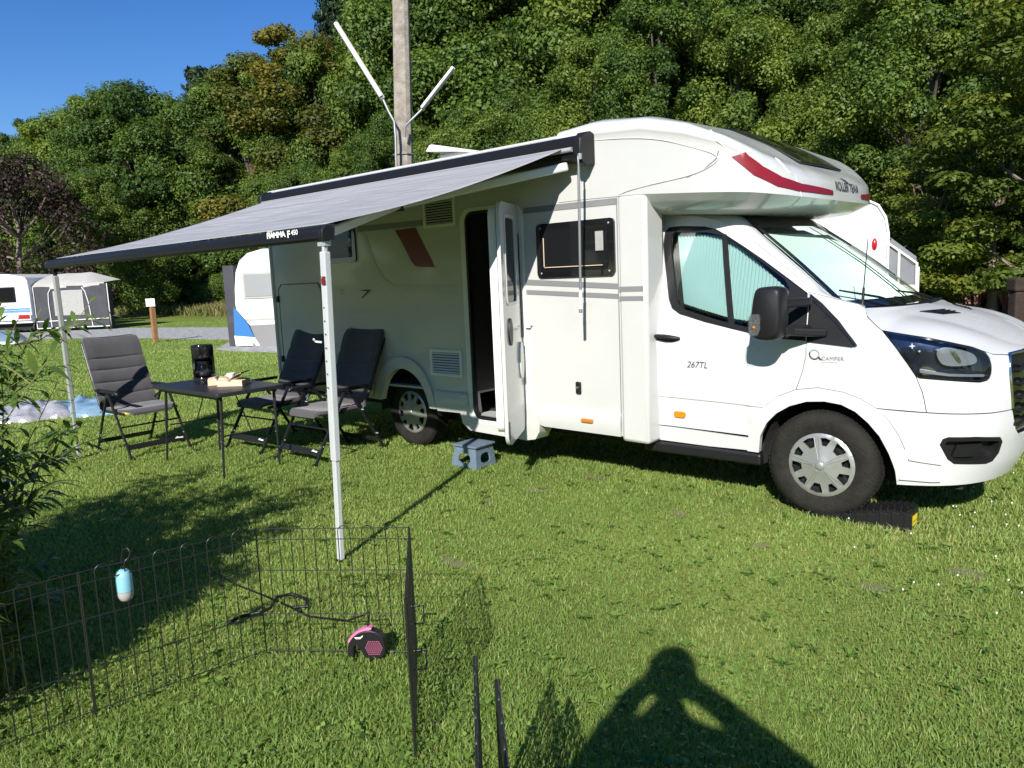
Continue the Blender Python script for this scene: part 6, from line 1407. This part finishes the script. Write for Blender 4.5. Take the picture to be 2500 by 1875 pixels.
for L in ([(.20,0),(.19,.6),(.20,.85),(.24,.96)], [(.76,0),(.73,.6),(.70,.85),(.66,.96)], [(0,0),(0,1)], [(1,0),(1,1)], [(0,.17),(.5,.18),(1,.19)], [(0,.005),(1,.005)]): mb.tube([off(a, b, .03) for a, b in L], .022, 5)
mb.build('piping', M['trim_white'], wl)
mb = MB(); mb.tube([f(3.25,.2,0), f(3.22,.22,2.05)], .02, 6); mb.tube([f(3.55,-.3,0), f(3.24,.2,.85)], .02, 6); mb.build('tent_pole', M['dark_wood'], te)
# second caravan just beyond the rear corner
T1 = (-17.68,5.72,0); f1 = frame(T1, RZ+.10)
c2 = empty('caravan', T1, 'white caravan with a grey skirt, peeking out behind the rear corner of the motorhome', 'caravan')
prf = [(.30,.55),(.06,.75),(.02,1.15),(.04,1.55),(.10,2.0),(.22,2.30),(.45,2.50),(.85,2.60),(5.6,2.62),(5.75,2.4),(5.75,.55)]
mb = MB(); mb.prism([f1(a, 0, c) for a, c in prf], Vector(f1(0,2.2,0))-Vector(f1(0,0,0))); mb.build('body', M['caravan'], c2, bevel=.04)
w = fb(.26,-.03,1.28,1.10,.01,2.0,'window_frame',M['canvas_lt'],c2,f=f1,bev=.05); fb(.32,-.045,1.34,1.04,-.028,1.94,'pane',mat('grey_blind_pane',(.30,.31,.32),.15,coat=.5),w,f=f1,bev=.03)
fb(.14,-.012,.70,5.7,.0,.76,'grey_band',M['canvas_lt'],c2,f=f1)
mb = MB(); mb.grid(lambda u, v: f1(.25+.20*v+5.2*u, -.05-.12*v+.03*math.sin(25*u)*v, .56*(1-v)), 40, 4); mb.build('skirt', mat('grey_skirt',(.20,.20,.205),.85,bump=.3,bscale=6), c2, fix=False)
tag(fb(-.30,.3,.02,-.02,.6,2.20,'windbreak_panel',M['canvas_dk'],None,f=f1), 'dark upright awning panel at the left end of the grey-skirted caravan', 'awning panel')
mb = MB(); mb.add([f1(.0,-.12,1.08), f1(-.04,-.10,.30), f1(.50,-.14,.22), f1(.34,-.14,.62), f1(.12,-.13,.92)], [(0,1,2,3,4)]); o = mb.build('hitch_cover', M['blue'], fix=False); tag(o, 'bright blue cover hanging on the nose of the grey-skirted caravan', 'cover'); sm = o.modifiers.new('t','SOLIDIFY'); sm.thickness = .03
mb = MB(); mb.add([f1(-.05,-.10,.32), f1(-.03,-.10,.04), f1(.62,-.16,.03), f1(.50,-.15,.25)], [(0,1,2,3)]); o = mb.build('skirt_flap', M['china'], fix=False); tag(o, 'white cloth flap under the bright blue cover', 'flap'); sm = o.modifiers.new('t','SOLIDIFY'); sm.thickness = .02
# third caravan behind the cab
T2 = (-2.23,9.15,0); f2 = frame(T2, RZ-.16)
c3 = empty('caravan', T2, 'white caravan with ribbed aluminium panels, seen over the bonnet behind the cab', 'caravan')
mb = MB(); yz = [(0,.4),(0,2.0),(.03,2.25),(.14,2.46),(.34,2.58),(.8,2.63),(4.5,2.65),(4.9,2.3),(4.9,.4)]
pr3 = [(-.0,.4),(0,2.05),(-.05,2.32),(-.17,2.52),(-.36,2.62),(-1.1,2.68),(-2.2,2.64),(-2.3,2.4),(-2.3,.4)]
mb.prism([f2(a, 0, c) for a, c in pr3], Vector(f2(0,5,0))-Vector(f2(0,0,0))); mb.build('body', M['caravan'], c3, bevel=.04)
mb = MB()
for k in range(34):
    z = .42+.043*k; mb.add([f2(-2.28,-.004,z), f2(-.03,-.004,z), f2(-.03,-.020,z+.036), f2(-2.28,-.020,z+.036), f2(-.03,-.004,z+.040), f2(-2.28,-.004,z+.040)], [(0,1,2,3),(3,2,4,5)])
mb.build('ribbed_panel', M['caravan'], c3, fix=False)
mb = MB(); mb.tube([f2(a-.005, -.02, c) for a, c in pr3[:7]], .022, 8); mb.build('edge_trim', M['china'], c3, smooth=60)
mb = MB(); mb.lathe([(0,-.03),(.03,-.026),(.045,-.0)], (0,0,0), 'y', 14, sc=(1,2.3)); mb.v = [tuple(Vector(f2(-.22,-.02,1.88))+Vector((math.cos(RZ-.16)*v[0]-math.sin(RZ-.16)*v[1], math.sin(RZ-.16)*v[0]+math.cos(RZ-.16)*v[1], v[2]))) for v in mb.v]; mb.build('marker_lamp', M['red_lamp'], c3, smooth=60)
fb(-1.56,-.06,1.80,-1.40,.0,1.84,'catch',M['black_pl'],c3,f=f2)
mb = MB(); mb.tube([f2(.04,.03,1.95), f2(.05,.5,1.93), f2(.04,1.2,1.97)], .02, 6); mb.build('awning_rail', M['black_pl'], c3)
fb(.0,.12,.5,.05,1.6,1.90,'side_window',M['winglass'],c3,f=f2)
t3 = empty('caravan_tent', f2(.1,1.8,0), 'grey caravan tent with white framed clear walls, right of the ribbed caravan', 'tent')
def r3f(u, v): return f2(.05+.95*u, 1.8+2.0*v, 2.40-.72*u**1.1)
mb = MB(); mb.grid(r3f, 12, 4); mb.grid(lambda u, v: (lambda p: (p[0],p[1],p[2]*(1-v)+(p[2]-.18)*v))(r3f(u, 0)), 12, 1); mb.build('tent_roof', M['canvas_md'], t3, smooth=50, fix=False)
mb = MB(); mb.grid(lambda u, v: (lambda p: (p[0],p[1],.05+(p[2]-.08)*v))(f2(.05+1.0*u, 1.82, 2.40-.72*u**1.1)), 12, 4); mb.grid(lambda u, v: f2(1.05, 1.82+2*u, .05+1.6*v), 6, 3); w3 = mb.build('tent_wall', M['canvas_md'], t3, fix=False)
mb = MB()
for u in (.02,.35,.68,1.0): p = f2(.05+1.0*u, 1.78, 0); h_ = 2.40-.72*u**1.1-.14; mb.tube([(p[0],p[1],.05),(p[0],p[1],h_)], .025, 6)
mb.tube([(lambda p: (p[0],p[1],2.24-.72*u**1.1))(f2(.05+1.0*u, 1.78, 0)) for u in np.linspace(0,1,8)], .022, 6)
p = f2(1.25,2.3,0); mb.tube([(p[0],p[1],.05),(p[0],p[1],1.45)], .025, 6); mb.build('white_frame', M['china'], w3)
fb(.1,.9,.9,.75,1.3,1.15,'storage_box',mat('cream_plastic',(.62,.62,.50),.6),t3,f=f2,bev=.02)
# small boat at the left edge
bt = empty('inflatable_boat', (-29.0,3.3,0), 'small grey blue boat shell lying upturned on the grass at the left edge', 'boat')
mb = MB(); mb.lathe([(0,.42),(.35,.40),(.8,.28),(1.1,.10),(1.15,.05),(1.15,.0)], (-29.3,3.3,.05), 'z', 28, sc=(1.5,.6)); mb.build('hull', mat('grey_blue_hull',(.16,.24,.30),.4,coat=.3), bt, smooth=60)
mb = MB(); mb.lathe([(1.16,.0),(1.17,.07),(1.13,.09)], (-29.3,3.3,.05), 'z', 28, sc=(1.5,.6)); mb.build('gunwale', M['china'], bt, smooth=60)

# ------------------------------------------------------------------ the photographer (only the shadow falls into the picture)
def person():
    root = empty('person', (1.62,-5.02,0), 'person behind the camera, hands raised to the face, casting the shadow on the lawn', 'person')
    fwd = Vector((-.50,.865,0)).normalized(); rgt = Vector((fwd.y,-fwd.x,0))
    B = Vector((1.66,-5.10,0)); S = 1.17
    def q(r, f, z): return B+rgt*r*S+fwd*f*S+Vector((0,0,z*S))
    vs = [(q(0,0,.95),.17),(q(0,0,1.15),.17),(q(0,0,1.38),.20),(q(0,.01,1.50),.085),(q(0,.02,1.58),.065),
      (q(.10,0,.90),.10),(q(.12,.01,.48),.07),(q(.12,0,.06),.05),(q(.12,.14,.03),.045),
      (q(-.10,0,.90),.10),(q(-.12,.01,.48),.07),(q(-.12,0,.06),.05),(q(-.12,.14,.03),.045),
      (q(.22,0,1.43),.075),(q(.50,.08,1.22),.06),(q(.10,.15,1.53),.05),(q(.05,.17,1.55),.04),
      (q(-.18,0,1.43),.07),(q(-.20,.10,1.24),.06),(q(-.10,.17,1.50),.05),(q(-.04,.18,1.53),.04)]
    ed = [(0,1),(1,2),(2,3),(3,4),(0,5),(5,6),(6,7),(7,8),(0,9),(9,10),(10,11),(11,12),(2,13),(13,14),(14,15),(15,16),(2,17),(17,18),(18,19),(19,20)]
    me = bpy.data.meshes.new('body'); me.from_pydata([tuple(v-wloc(root)) for v, _ in vs], ed, []); o = bpy.data.objects.new('body', me); COL.objects.link(o); o.parent = root
    m = o.modifiers.new('skin','SKIN'); 
    for i, (_, r) in enumerate(vs): me.skin_vertices[0].data[i].radius = (r, r)
    me.skin_vertices[0].data[0].use_root = True; o.modifiers.new('sub','SUBSURF').levels = 2; o.modifiers['sub'].render_levels = 2; me.materials.append(M['shirt'])
    h = q(0,.02,1.66); mb = MB(); mb.lathe([(0,-.125),(.04,-.12),(.065,-.08),(.082,-.02),(.088,.04),(.078,.09),(.045,.125),(0,.135)], tuple(h), 'z', 24); hd = mb.build('head', M['skin'], root, smooth=70)
    mb = MB(); mb.lathe([(.088,-.03),(.100,.02),(.098,.07),(.075,.12),(.04,.148),(0,.155)], tuple(h-fwd*.012), 'z', 24); mb.build('hair', M['dark_wood'], hd, smooth=70)
    mb = MB(); n = h+fwd*.09; mb.tube([n+Vector((0,0,.02)), n+fwd*.02+Vector((0,0,-.02)), n+Vector((0,0,-.03))], [.008,.013,.010], 6)
    for s in (-1,1): mb.tube([h+rgt*.085*s+Vector((0,0,.02)), h+rgt*.10*s+Vector((0,0,0)), h+rgt*.085*s+Vector((0,0,-.03))], [.012,.016,.010], 6)
    mb.build('face', M['skin'], hd, smooth=60)
    for s in (-1,1):
        for k in range(5):
            a = q(.035*s+.0, .17, 1.53)+rgt*(.05*s)+Vector((0,0,.02-.020*k)); b_ = a+fwd*.03+rgt*(-.035*s); c = b_+rgt*(-.03*s)-fwd*.006
            mb = MB(); mb.tube([a-rgt*(-.03*s)-fwd*.01, a, b_, c], [.010,.010,.009,.007], 6); mb.build('finger', M['skin'], root, smooth=60)
person()
